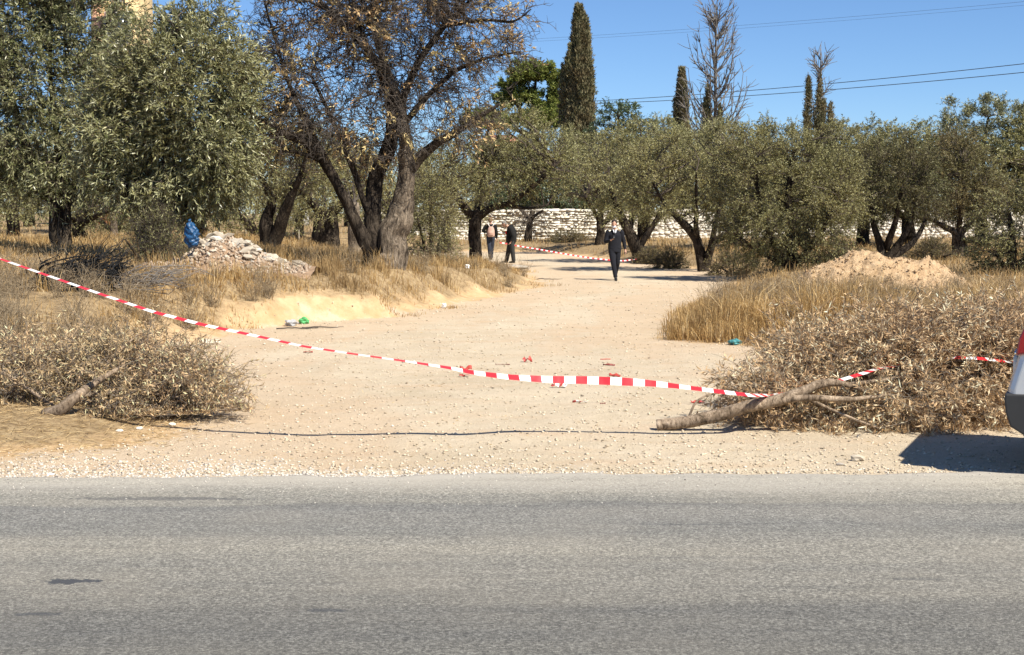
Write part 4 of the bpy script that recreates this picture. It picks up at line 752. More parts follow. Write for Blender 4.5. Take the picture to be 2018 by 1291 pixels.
# ------------------------------------------------------------------ earth heap right
def heap():
    d = 33.0; px = 1720; x0 = px_x(px, d); zb = hz(x0, d); s = d / F; root = empty('earth_heap', (x0, d, zb), 'heap of loose orange earth behind the tall grass on the right', 'heap')
    pxs = [1500, 1545, 1570, 1610, 1640, 1670, 1700, 1722, 1750, 1790, 1830, 1860, 1890, 1930]; pys = [585, 568, 548, 522, 514, 501, 497, 499, 508, 507, 516, 528, 548, 585]
    nx, ny = 150, 80; u = np.linspace(-2.6, 2.5, nx); v = np.linspace(-1.9, 1.9, ny); U, W = np.meshgrid(u, v)
    crest = np.interp(U / s + px, pxs, [row_z(p, d) - zb for p in pys]); fall = np.clip(1 - np.abs(W + .15 * np.sin(U * 2)) / 1.8, 0, 1)
    Zh = (crest + .2) * np.minimum(1, fall ** 0.9 * 1.08) - .2 + (fbm(U * 2.2, W * 2.2, 4) * .18 + fbm(U * 8, W * 8, 3) * .08) * np.minimum(1, fall * 2)
    k = np.arange(nx * ny).reshape(ny, nx); Geo().add(np.stack([U, W, Zh], -1), np.stack([k[:-1, :-1], k[:-1, 1:], k[1:, 1:], k[1:, :-1]], -1)).build('soil_mound', M['heap'], root)
    r = np.random.default_rng(51); n = 2600; i = r.integers(4, ny * 2 // 3, n); j = r.integers(3, nx - 3, n); P = np.stack([u[j], v[i], Zh[i, j]], -1) + r.normal(0, .015, (n, 3)); g = Geo(); sz = .010 + .04 * r.random(n) ** 5
    b = OCT[None] * r.uniform(.6, 1.3, (n, 6, 1)) + r.normal(0, .18, (n, 6, 3)); g.add(b * sz[:, None, None] + P[:, None], None, OF[None] + (np.arange(n) * 6)[:, None, None]); g.build('clods', M['heap'], root, kind='stuff')
heap()

# ------------------------------------------------------------------ stones and rubble
def rock_mesh(r, flat=0.7, sub=1):
    import bmesh
    bm = bmesh.new(); bmesh.ops.create_icosphere(bm, subdivisions=sub, radius=.5)
    off = r.uniform(0, 50, 3)
    for v in bm.verts: v.co = v.co * (0.78 + .45 * r.random()); v.co.z *= flat; v.co.x *= 1.15
    me = bpy.data.meshes.new('stone'); bm.to_mesh(me); bm.free(); return me
rr = np.random.default_rng(61)
ROCK = [rock_mesh(rr, f) for f in (.5, .6, .7, .8, .6, .7)]
for m_ in ROCK: m_.materials.append(M['rubble'])
ROCKP = [m_.copy() for m_ in ROCK]
for m_ in ROCKP: m_.materials.clear(); m_.materials.append(M['rubble_pink'])
def rubble_heap():
    d = 28.0; px = 445; x0 = px_x(px, d); zb = hz(x0, d); s = d / F; root = empty('rubble_heap', (x0, d, zb), 'heap of broken stones and rubble under the blue sack', 'heap'); r = np.random.default_rng(62)
    pxs = [330, 365, 400, 430, 470, 510, 545, 580]; pys = [512, 500, 470, 452, 466, 487, 504, 516]; top = lambda lx: np.interp(lx / s + px, pxs, [row_z(p, d) - zb for p in pys])
    nx, ny = 60, 40; u = np.linspace(-1.6, 1.8, nx); v = np.linspace(-1.2, 1.2, ny); U, W = np.meshgrid(u, v); fall = np.clip(1 - np.abs(W) / 1.2, 0, 1); hgt = lambda U, W: (top(U) - .08 + .15) * np.clip(1 - np.abs(W) / 1.2, 0, 1) ** .8 - .15
    k = np.arange(nx * ny).reshape(ny, nx); Geo().add(np.stack([U, W, hgt(U, W) + fbm(U * 5, W * 5, 3) * .06], -1), np.stack([k[:-1, :-1], k[:-1, 1:], k[1:, 1:], k[1:, :-1]], -1)).build('soil_mound', M['rubble_soil'], root)
    n = 1500; lx = r.uniform(-1.5, 1.7, n); ly = -np.abs(r.normal(0, .55, n)); z = hgt(lx, ly); ok = z > -.03; lx, ly, z = lx[ok], ly[ok], z[ok]; n = len(lx); b = OCT[None] * r.uniform(.6, 1.3, (n, 6, 1)) + r.normal(0, .18, (n, 6, 3)); sz = (.012 + .05 * r.random(n) ** 2.5)[:, None, None]
    Geo().add(b * sz + np.stack([lx, ly, z + .02], -1)[:, None], None, OF[None] + (np.arange(n) * 6)[:, None, None]).build('chippings', M['rubble_pink'], root, kind='stuff')
    for i in range(190):
        lx = r.uniform(-1.4, 1.5); ly = -abs(r.normal(0, .45)) if i % 4 else r.uniform(-.2, .6); z = float(hgt(np.array(lx), np.array(ly)))
        if z < -.02: continue
        up = z / max(.05, float(top(np.array(lx)))); sz = r.uniform(.05, .13) if up < .75 else r.uniform(.08, .22)
        if lx > .3 and up > .5: sz = r.uniform(.09, .26)
        o = bpy.data.objects.new('stone', (ROCKP if (lx < .3 and up < .7 and r.random() < .7) else ROCK)[r.integers(6)]); COL.objects.link(o); o.parent = root; o.location = (lx, ly, z + sz * .15); o.scale = (sz * r.uniform(.9, 1.6), sz, sz * r.uniform(.6, 1)); o.rotation_euler = tuple(r.normal(0, .35, 2)) + (r.uniform(0, 6),)
rubble_heap()
def rock(px, py, w, label, sc=(1, .8, .55), mats=None, name='rock', seed=0, dz=0.0, cat='rock'):
    p = ground_px(px, py); r = np.random.default_rng(seed + int(px)); me = rock_mesh(r, .8, 2); me.materials.append(M[mats or 'rubble']); o = bpy.data.objects.new(name, me); COL.objects.link(o)
    s = w * p[1] / F; o.location = (p[0], p[1], p[2] + s * sc[2] * .3 + dz); o.scale = (s * sc[0], s * sc[1], s * sc[2]); o.rotation_euler = (0, 0, r.uniform(-.3, .3)); return tag(o, label, cat)
rock(1690, 908, 24, 'single beige rock on the dirt near the asphalt, left of the car shadow', (1, .8, .75))
rock(1655, 917, 14, 'small half-buried stone beside the single beige rock', (1, .8, .5))
rock(1870, 906, 13, 'small pale stone at the tip of the car shadow', (1, .8, .5))
rock(412, 628, 38, 'flat pale stone slab lying in the grass just below the tape on the left', (1, .9, .3), 'limestone')
rock(1015, 534, 46, 'flat grey slab on the grass edge at the feet of the black-jacketed person', (1.1, .9, .28), 'rubble', dz=.06)
rock(205, 498, 34, 'pale rock behind the black brush pile', (1.2, .8, .45), 'rubble')
rock(240, 508, 22, 'smaller pale rock at the right end of the brush pile', (1.2, .8, .45), 'limestone')
for i, (px, py) in enumerate([(340, 838), (236, 851), (275, 846), (100, 937)]): rock(px, py, 13, ['dark clod right of the left fallen branch', 'dark clod under the left fallen branch, in the straw', 'dark clod nearest the butt of the left fallen branch', 'dark stone at the asphalt edge on the far left'][i], (1, .9, .6), 'scrap_none' if False else 'wallcore')

# ------------------------------------------------------------------ fallen branches across the track mouth
def fallen(name, label, px, d, logs, twigs_px, bl, seed, leaf, ncl, nspr, nleaf, L, W, extra=None):
    r = np.random.default_rng(seed); x = px_x(px, d); zb = hz(x, d); root = empty(name, (x, d, zb), label, 'branch'); LM = []
    for i, lm in enumerate(logs):
        a = np.array([((p[0] - px) * d / F, p[3] if len(p) > 3 else 0, row_z(p[1], d + (p[3] if len(p) > 3 else 0)) - zb, p[2] * d / F / 2) for p in lm])
        a[:, 0] = [px_x(p[0], d + (p[3] if len(p) > 3 else 0)) - x for p in lm]; a[:, 2] = np.maximum(a[:, 2], a[:, 3] * .9)
        rs = resample(a, max(8, 5 * len(lm)), .10, r); LM.append(rs); g = Geo(); capped_tube(g, resample(rs, len(rs) * 2), 14 if i == 0 else 8, len(rs) * 2, 0, r, capmat=1, lump=.10); g.build('bough' if i == 0 else 'side_branch', [M['cutwood'], M['cutend']], root, True)
    B = []
    for cx, cy, rx_, ry_, dd in bl:
        D = d + dd; s = D / F; B.append((px_x(cx, D) - x, dd, row_z(cy, D) - zb, rx_ * s, max(.3, .6 * rx_ * s), ry_ * s))
    gb, gl = foliage(LM, B, ncl, nspr, nleaf, L, W, r, spr_len=.32, spread=.25, up=.0, droop=.1, out=.5, twig_r=.0034, br_r=.010, zmin=.01, leafang=.8, sub=1, lo=.1, leafy_share=1.0)
    for gg in (gb, gl):
        for a_ in gg.V: a_[:, 2] = np.maximum(a_[:, 2], height(a_[:, 0] + x, a_[:, 1] + d) - zb + .004)
    gb.build('twig_mass', M['twig_mid'], root, kind='stuff'); gl.build('dead_foliage', M[leaf], root, kind='stuff'); return root
fallen('fallen_branch', 'sawn branch with thick bare butt and dry tan leaves, right of the track mouth', 1600, 13.2,
       [[(1297, 842, 23, -.15), (1350, 833, 24, -.2), (1410, 822, 25, -.25), (1480, 800, 24, -.3), (1550, 787, 23, -.32), (1590, 770, 20, -.3), (1620, 755, 17, -.25), (1650, 752, 13, -.2), (1700, 766, 8, -.1), (1740, 790, 5, .1)],
        [(1540, 789, 17, -.32), (1600, 783, 13, -.38), (1680, 788, 10, -.4), (1760, 778, 6, -.3)], [(1470, 803, 12, -.28), (1520, 765, 9, .3), (1565, 715, 8, .6), (1600, 690, 6, .8), (1690, 686, 3, 1.1)],
        [(1630, 755, 10, -.25), (1690, 758, 9, -.1), (1800, 740, 6, .3), (1900, 705, 4, .6)], [(1357, 832, 5, -.1), (1372, 792, 5, -.1), (1400, 776, 4, .0), (1460, 770, 3, .1)],
        [(1600, 788, 8, -.15), (1660, 815, 6, -.3), (1740, 845, 4, -.4)], [(1700, 770, 8, .3), (1800, 690, 6, .8), (1870, 640, 3, 1.2)]],
       None, [(1500, 780, 55, 42, .3), (1600, 765, 90, 60, .6), (1700, 750, 100, 80, .7), (1790, 735, 110, 100, .7), (1880, 735, 110, 100, .7), (1975, 745, 80, 100, .7), (1640, 825, 140, 26, .25), (1800, 820, 140, 42, .1), (1930, 820, 110, 44, .15), (1610, 700, 80, 45, 1.1),
              (1740, 690, 110, 50, 1.4), (1860, 675, 110, 55, 1.5), (1980, 670, 90, 55, 1.5), (2080, 740, 70, 90, .5), (1560, 700, 50, 28, 1.2)], 71, 'dead_leaf', 350, 16, 18, .074, .0125)
fallen('fallen_branch', 'sawn branch with short pale stub and greyish dead leaves, left of the track', 200, 13.6,
       [[(82, 832, 24, -.55), (112, 808, 24, -.6), (140, 785, 20, -.55), (180, 755, 13, -.3), (240, 720, 7, .1)], [(150, 780, 12), (230, 770, 8, .1), (330, 780, 5, .0), (450, 805, 3, -.1)], [(110, 812, 10, -.1), (40, 760, 7, .1), (-20, 720, 4, .2)], [(170, 765, 10, .1), (220, 700, 7, .5), (280, 650, 3, .8)], [(200, 800, 7, -.1), (320, 815, 5, -.15), (470, 806, 3, -.2)]],
       None, [(40, 775, 110, 45, .45), (160, 755, 120, 55, .5), (270, 755, 100, 55, .4), (370, 760, 75, 50, .2), (90, 715, 110, 30, .9), (240, 705, 80, 30, .8), (420, 775, 40, 30, 0), (20, 800, 100, 26, .3), (250, 800, 120, 28, .0), (-80, 770, 80, 50, .1), (360, 715, 45, 22, .3)], 72, 'dead_leaf_grey', 210, 15, 14, .062, .0115)

# ------------------------------------------------------------------ black brush pile
def brush_pile():
    d = 23.0; px = 150; x = px_x(px, d); zb = hz(x, d); root = empty('brush_pile', (x, d, zb), 'heap of blackened bare branches in the grass on the left', 'brush pile'); r = np.random.default_rng(81); s = d / F
    zg = lambda py: row_z(py, d) - zb
    def stick(a, b, w, n=1, jit=.04):
        for _ in range(n):
            A = np.array([(a[0] - px) * s, r.normal(0, .3), max(.02, zg(a[1]))]) + r.normal(0, .08, 3); B = np.array([(b[0] - px) * s, r.normal(0, .35), zg(b[1])]) + r.normal(0, .10, 3)
            C = curves_between(A[None], B[None], 9, r.normal(0, .10, (1, 3)), jit, r)[0]; g = Geo(); capped_tube(g, np.c_[C, np.linspace(w, w * .35, 9)], 5, 9)
            q = 7; j = r.integers(3, 9, q); S = C[j]; E = S + nrm((B - A)[None] * .9 + randdir(q, r) * np.linalg.norm(B - A) * .6) * r.uniform(.15, .5, q)[:, None]; g.add(*tubes(curves_between(S, E, 4, r.normal(0, .1, (q, 3)), .05, r), np.linspace(w * .4, w * .15, 4)[None].repeat(q, 0), 4)); g.build('branch', M['charred'], root)
    for a, b, w, n in [((75, 576), (225, 540), .034, 14), ((60, 574), (215, 520), .026, 8), ((70, 578), (220, 530), .022, 12), ((90, 575), (190, 510), .022, 8), ((130, 572), (235, 560), .018, 8), ((80, 578), (225, 570), .02, 8), ((60, 580), (130, 535), .014, 4), ((175, 560), (160, 515), .014, 4), ((200, 560), (240, 505), .012, 4), ((130, 560), (133, 470), .010, 1), ((50, 582), (80, 548), .01, 2)]: stick(a, b, w, n)
    gb = Geo(); A = np.stack([r.uniform(.5, 1.1, 60), r.normal(0, .3, 60), r.uniform(.02, .15, 60)], -1); E = A + np.stack([r.uniform(.3, 1.2, 60), r.normal(0, .3, 60), r.uniform(-.05, .3, 60)], -1); gb.add(*tubes(curves_between(A, E, 6, r.normal(0, .1, (60, 3)), .04, r), np.linspace(.009, .004, 6)[None].repeat(60, 0), 4)); gb.build('pale_twig_mass', M['twig_pale'], root, kind='stuff')
brush_pile()

# ------------------------------------------------------------------ barrier tape
def tape(name, label, pts, width, period, start=0.0, seed=1):
    """pts: (px, py, distance, apparent share of the width turned towards us)"""
    P = np.array([np.r_[at(p[0], p[1], p[2]), p[3]] for p in pts]); d = np.r_[0, np.cumsum(np.linalg.norm(np.diff(P[:, :3], axis=0), axis=1))]; half = period / 2; sub = 4
    n = int(d[-1] / half) * sub; t = np.arange(n + 1) * half / sub
    C = np.stack([np.interp(t, d, P[:, k]) for k in range(4)], 1)
    for _ in range(6): C[1:-1] = .25 * C[:-2] + .5 * C[1:-1] + .25 * C[2:]
    T = nrm(np.gradient(C[:, :3], axis=0)); view = nrm(C[:, :3] - np.array([0, 0, CH])); up = nrm(np.cross(T, view)); up *= np.sign(up[:, 2:3] + 1e-9); fl = np.cross(up, T); a = np.arccos(np.clip(C[:, 3], 0, 1))[:, None]
    w = up * np.cos(a) + fl * np.sin(a); r = np.random.default_rng(seed); cr = (r.normal(0, .0035, (n + 1, 1)) * fl)
    Vv = np.stack([C[:, :3] - w * width / 2, C[:, :3] + cr, C[:, :3] + w * width / 2], 1).reshape(-1, 3); i = np.arange(n)[:, None] * 3
    q = np.concatenate([i + np.array([[0, 3, 4, 1]]), i + np.array([[1, 4, 5, 2]])]); st = ((np.arange(n) // sub + int(start)) % 2); mi = np.r_[st, st]
    o = Geo().add(Vv, q, mat=mi).build(name, [M['tape_red'], M['tape_white']], smooth=True); return tag(o, label, 'tape')
TD = 12.55
tape('barrier_tape', 'red and white barrier tape sagging across the mouth of the dirt track', [(-330, 385, TD + .9, .5), (-120, 468, TD + .7, .5), (0, 510, TD + .5, .22), (100, 545, TD + .4, .25), (200, 580, TD + .3, .28), (300, 614, TD + .1, .34), (400, 640, TD, .37), (500, 661, TD - .15, .3), (600, 683, TD - .3, .24), (700, 698, TD - .3, .18), (800, 712, TD - .25, .2), (880, 724, TD - .2, .32),
     (930, 734, TD - .15, .5), (1000, 743, TD - .1, .62), (1080, 748, TD, .85), (1150, 749, TD, .97), (1230, 752, TD, 1), (1290, 756, TD, .75), (1350, 763, TD, .5), (1420, 772, TD, .5), (1480, 779, TD + .05, .4), (1520, 779, TD + .5, .35), (1580, 770, TD + .9, .35), (1640, 754, TD + .55, .4), (1700, 736, TD + .65, .45), (1730, 726, TD + .9, .3), (1800, 716, TD + 1.4, .3), (1880, 704, TD + 1.0, .35), (1930, 706, TD + .9, .4), (1990, 713, TD + 1.0, .3), (2060, 720, TD + 1.4, .3)], .072, .205)
tape('barrier_tape', 'distant red and white tape running from the black-jacketed person to the track edge', [(985, 478, 57.4, .8), (1003, 481, 57.4, .9), (1022, 485, 57.3, .8), (1060, 491, 57, .8), (1110, 500, 56.6, .9), (1160, 508, 56.3, .9), (1205, 513, 56.2, .8), (1230, 514, 56.4, .8), (1258, 510, 56.75, .6)], .055, .205, seed=2)
def scrap(px, py, w, label, mats=('scrap_red',), seed=0, fold=.5, name='tape_scrap', cat='tape scrap', th=None, group=None):
    p = ground_px(px, py); r = np.random.default_rng(seed + int(px) * 7 + int(py)); L = .85 * w * p[1] / F; n = 9; wd = .7 * (th or .06)
    t = np.linspace(-.5, .5, n); a = r.uniform(-.4, .4); yw = np.cumsum(r.normal(0, .25, n)) * .12 * L; zz_ = np.abs(np.sin(np.linspace(0, r.uniform(4, 8), n) + r.uniform(0, 3))) * fold * wd * .45 + .008
    C = np.stack([t * L, yw, zz_], -1); tw = np.cumsum(r.normal(0, .6, n)) + r.uniform(.4, 1.4); W = np.stack([np.zeros(n), np.cos(tw), np.sin(tw)], -1) * wd / 2; W[:, 2] = np.abs(W[:, 2]) * .7
    A = C - W; B = C + W; A[:, 2] = np.maximum(A[:, 2], .006); Vv = np.stack([A, B], 1).reshape(-1, 3); i = np.arange(n - 1)[:, None] * 2; q = i + np.array([[0, 2, 3, 1]])
    mi = np.array([0 if len(mats) == 1 else int((k // 2) % 2) for k in range(n - 1)]); o = Geo().add(Vv, q, mat=mi).build(name, [M[m_] for m_ in mats], smooth=False, loc=p); o.rotation_euler.z = a
    sm = o.modifiers.new('thickness', 'SOLIDIFY'); sm.thickness = .003; return tag(o, label, cat, group)
SG = 'torn red tape scraps on the dirt'
scrap(607, 696, 22, 'small red tape scrap far left on the dirt', seed=1, group=SG)
scrap(918, 731, 28, 'red tape scrap poking up just above the tape left of centre', seed=2, group=SG, fold=1.4, th=.1); scrap(915, 743, 24, 'red tape scrap lying just below the tape left of centre', seed=3, group=SG, fold=1.0, th=.07)
scrap(990, 720, 34, 'thin dark red scrap left of the standing red triangle', ('scrap_dark',), 4, .2, group=SG, th=.035); scrap(1040, 714, 22, 'upright red triangular tape scrap, the one farthest from other scraps', seed=5, group=SG, fold=1.5, th=.12)
scrap(1193, 709, 24, 'thin red strip farthest up the track among the right scraps', ('scrap_red',), 6, .1, group=SG, th=.03); scrap(1200, 721, 28, 'dark red crumpled scrap just beneath the thin strip', ('scrap_dark',), 7, .6, group=SG, th=.06)
scrap(1212, 743, 28, 'red scrap half hidden behind the widest part of the tape', seed=8, group=SG, fold=1, th=.07); scrap(1003, 744, 22, 'dark scrap touching the tape where it starts to widen', ('scrap_dark',), 9, .5, group=SG, th=.05)
scrap(1102, 764, 36, 'largest crumpled red and white scrap right under the tape', ('scrap_red', 'tape_white'), 10, 1.3, group=SG, th=.11); scrap(1142, 795, 34, 'red and white scrap nearest the camera, below the largest scrap', ('scrap_red', 'tape_white'), 11, .8, group=SG, th=.06)
scrap(1188, 797, 14, 'tiny dark red strip right of the nearest scrap', ('scrap_dark',), 12, .1, group=SG, th=.03); scrap(1375, 795, 34, 'torn red scrap beside the thin bent twig of the right branch', seed=13, group=SG, fold=.8, th=.06)

# ------------------------------------------------------------------ litter
def crumple(px, py, w, h, mats, label, name='plastic_bag', cat='bag', seed=0, dz=0.0, tilt=0.0, Yoff=0.0):
    import bmesh
    p = ground_px(px, py); p = p + np.array([0, Yoff, 0]); p[2] = hz(p[0], p[1]); s = p[1] / F; r = np.random.default_rng(seed + 5); bm = bmesh.new(); bmesh.ops.create_icosphere(bm, subdivisions=3, radius=1)
    ph = r.uniform(0, 9, 6)
    for v in bm.verts:
        c = v.co; f = 1 + .16 * math.sin(5 * c.x + ph[0] + 3 * c.z) + .13 * math.sin(7 * c.z + 4 * c.y + ph[1]) + .10 * math.sin(9 * c.y - 5 * c.x + ph[2]) + r.normal(0, .035); v.co = c * f
    for v in bm.verts: v.co.x *= w * s / 2; v.co.y *= w * s / 2.4; v.co.z = max(v.co.z, -.85) * h * s / 2
    me = bpy.data.meshes.new(name); bm.to_mesh(me); bm.free(); me.materials.append(M[mats]); o = bpy.data.objects.new(name, me); COL.objects.link(o); o.location = (p[0], p[1], p[2] + h * s * .42 + dz); o.rotation_euler = (0, tilt, r.uniform(0, .6)); return tag(o, label, cat)
def blue_sack():
    d = 27.5; s = d / F; r = np.random.default_rng(9); x = px_x(381, d); zb = row_z(486, d); root = empty('plastic_sack', (x, d, zb), 'crumpled blue plastic sack standing on the left of the rubble heap', 'sack')
    pts = [(q_[0] * .72, 0, q_[2] * .66, q_[3] * .74) for q_ in [(0.02, 0, .0, .10), (.0, 0, .06, .15), (-.02, 0, .2, .175), (-.03, 0, .38, .17), (-.05, 0, .52, .15), (-.08, 0, .63, .11), (-.10, 0, .69, .06)]]
    P = resample(np.array(pts), 26); V_, q = tubes(P[None, :, :3], P[None, :, 3], 28); V_ = V_ + nrm(V_ - P.repeat(28, 0)[:, :3]) * (.014 * np.sin(V_[:, 2:3] * 34 + np.arctan2(V_[:, 1:2], V_[:, 0:1]) * 5) + .014 * np.sin(V_[:, 0:1] * 75 + V_[:, 2:3] * 48) + .012 * np.sin(V_[:, 1:2] * 90 - V_[:, 2:3] * 70)) + r.normal(0, .005, V_.shape)
    V_[:, 1] *= .75; nn = len(V_); V2 = np.vstack([V_, P[0, :3], P[-1, :3]]); t = [(nn, (i + 1) % 28, i) for i in range(28)] + [(nn + 1, 25 * 28 + i, 25 * 28 + (i + 1) % 28) for i in range(28)]
    Geo().add(V2, q, t).build('sack_body', M['blue'], root, True)
    g = Geo(); capped_tube(g, [(-.072, 0, .45, .028), (-.072, .0, .475, .017), (-.058, 0, .50, .033), (-.036, 0, .52, .014)], 10, 10, .3, r); g.build('sack_neck', M['blue'], root, True)
blue_sack()
crumple(1448, 679, 26, 12, 'teal', 'crumpled teal plastic bag under the tall grass right of the track', seed=1)
crumple(600, 638, 20, 14, 'green', 'green and white plastic wrapper at the foot of the eroded bank', 'wrapper', 'wrapper', 2); crumple(573, 636, 24, 14, 'greylit', 'grey crumpled wrapper left of the green wrapper', 'wrapper', 'wrapper', 3)
crumple(875, 607, 9, 10, 'whitelit', 'small white paper cup on the grass edge of the track', 'paper_cup', 'cup', 4); crumple(921, 556, 10, 9, 'whitelit', 'white crumpled paper in the grass below the small forked olive', 'paper_scrap', 'paper', 5)
crumple(232, 616, 13, 14, 'whitelit', 'white crumpled bag in the grass below the black brush pile', 'plastic_bag', 'bag', 6)
for i, (a, lb) in enumerate([((585, 650), 'dry twig lying on the dirt below the green wrapper, left one'), ((635, 648), 'dry twig lying on the dirt below the green wrapper, right one'), ((1080, 552), 'short stick at the grassy point beside the track')]):
    p = ground_px(*a); r = np.random.default_rng(300 + i); C = np.array([(-.35, 0, .02, .011), (-.1, .05, .035, .012), (.15, .0, .02, .010), (.36, .06, .03, .005)]) * (1 if i < 2 else 1.2); o = capped_tube(Geo(), C, 6, 12, .3, r).build('twig', M['twig_dark'], None, True, tuple(p)); tag(o, lb, 'twig')

# ------------------------------------------------------------------ people
def remeshed(g, name, mat, parent, voxel=.012, smooth_it=4):
    o = g.build(name, mat, parent, True); m = o.modifiers.new('remesh', 'REMESH'); m.mode = 'VOXEL'; m.voxel_size = voxel; m.use_smooth_shade = True
    s = o.modifiers.new('smooth', 'SMOOTH'); s.iterations = smooth_it; s.factor = .5
    dg = bpy.context.evaluated_depsgraph_get(); me = bpy.data.meshes.new_from_object(o.evaluated_get(dg)); me.name = name; old = o.data; o.modifiers.clear(); o.data = me; bpy.data.meshes.remove(old)
    me.materials.clear(); me.materials.append(mat); me.polygons.foreach_set('use_smooth', np.ones(len(me.polygons), bool)); return o
def limb(g, pts, ell=None, sides=14, n=None): return capped_tube(g, np.array(pts, float), sides, n or 5 * len(pts), ell=ell)
def ball(g, c, rad, axes=None, deform=None, nu=20, nv=14):
    th = np.linspace(0.02, pi - .02, nv); ph = np.arange(nu) * 2 * pi / nu; T_, P_ = np.meshgrid(th, ph, indexing='ij'); U = np.stack([np.sin(T_) * np.cos(P_), np.sin(T_) * np.sin(P_), np.cos(T_)], -1)
    V_ = U * np.asarray(rad)
    if deform is not None: V_ = deform(V_, U)
    V_ = V_.reshape(-1, 3)
    if axes is not None: V_ = V_ @ np.asarray(axes)
    V_ = V_ + np.asarray(c); k = np.arange(nu * nv).reshape(nv, nu); q = np.stack([k[:-1], np.roll(k[:-1], -1, 1), np.roll(k[1:], -1, 1), k[1:]], -1).reshape(-1, 4)
    top = len(V_); V_ = np.vstack([V_, V_[:nu].mean(0), V_[-nu:].mean(0)]); t = [(top, (i + 1) % nu, i) for i in range(nu)] + [(top + 1, (nv - 1) * nu + i, (nv - 1) * nu + (i + 1) % nu) for i in range(nu)]
    g.add(V_, q, t)
def axes_from(fwd, up=(0, 0, 1)):
    f = nrm(np.array(fwd, float)); rgt = nrm(np.cross(f, up)); u = np.cross(rgt, f); return np.stack([rgt, f, u])      # rows: x=right, y=forward, z=up
def head(g, c, ax):
    def df(V_, U):
        V_ = V_.copy(); jaw = np.clip(-U[..., 2], 0, 1); V_[..., 0] *= 1 - .28 * jaw; V_[..., 1] *= 1 - .06 * jaw; return V_
    ball(g, c, (.078, .097, .115), ax, df); A = ax
    T_ = lambda x, y, z: np.asarray(c) + np.array([x, y, z]) @ A
    limb(g, [np.r_[T_(0, .085, .015), .010], np.r_[T_(0, .105, -.012), .013], np.r_[T_(0, .108, -.03), .016]], sides=8)   # nose
    for s in (-1, 1): ball(g, T_(s * .077, -.005, -.005), (.010, .022, .032), A, nu=10, nv=8)                         # ears
    limb(g, [np.r_[T_(-.022, .086, -.062), .008], np.r_[T_(0, .094, -.062), .010], np.r_[T_(.022, .086, -.062), .008]], sides=8)
    ball(g, T_(0, .068, -.098), (.03, .024, .02), A, nu=10, nv=8)                                                     # chin
def hand(g, wrist, d, palm_n, curl=.6, thumb=1):
    """palm, four unequal bent fingers and a thumb from the side of the palm"""
    d = nrm(np.array(d, float)); n_ = nrm(np.array(palm_n, float) - d * np.dot(palm_n, d)); s = np.cross(d, n_) * thumb; w = np.array(wrist, float)
    limb(g, [np.r_[w - d * .03, .026], np.r_[w + d * .02, .033], np.r_[w + d * .085, .034]], ell=(1, .55) if abs(d[2]) < .8 else (1, .55), sides=12)
    for i, (o, L) in enumerate([(.030, .078), (.010, .088), (-.010, .082), (-.029, .064)]):
        p = w + d * .085 + s * o; pts = [np.r_[p - d * .03, .0100]]; dirn = d; ang = 0
        for k in range(3):
            ang += curl * (.5 + .25 * k); dirn = d * math.cos(ang) + n_ * math.sin(ang); p = p + dirn * L * (.42, .33, .25)[k]; pts.append(np.r_[p, (.0098, .0090, .0075)[k]])
        limb(g, pts, sides=8)
    p = w + d * .02 + s * .026; t1 = p + (s * .7 + d * .6) * .04; t2 = t1 + (d * .8 + n_ * .5) * .035; limb(g, [np.r_[p, .014], np.r_[t1, .0115], np.r_[t2, .009]], sides=8)

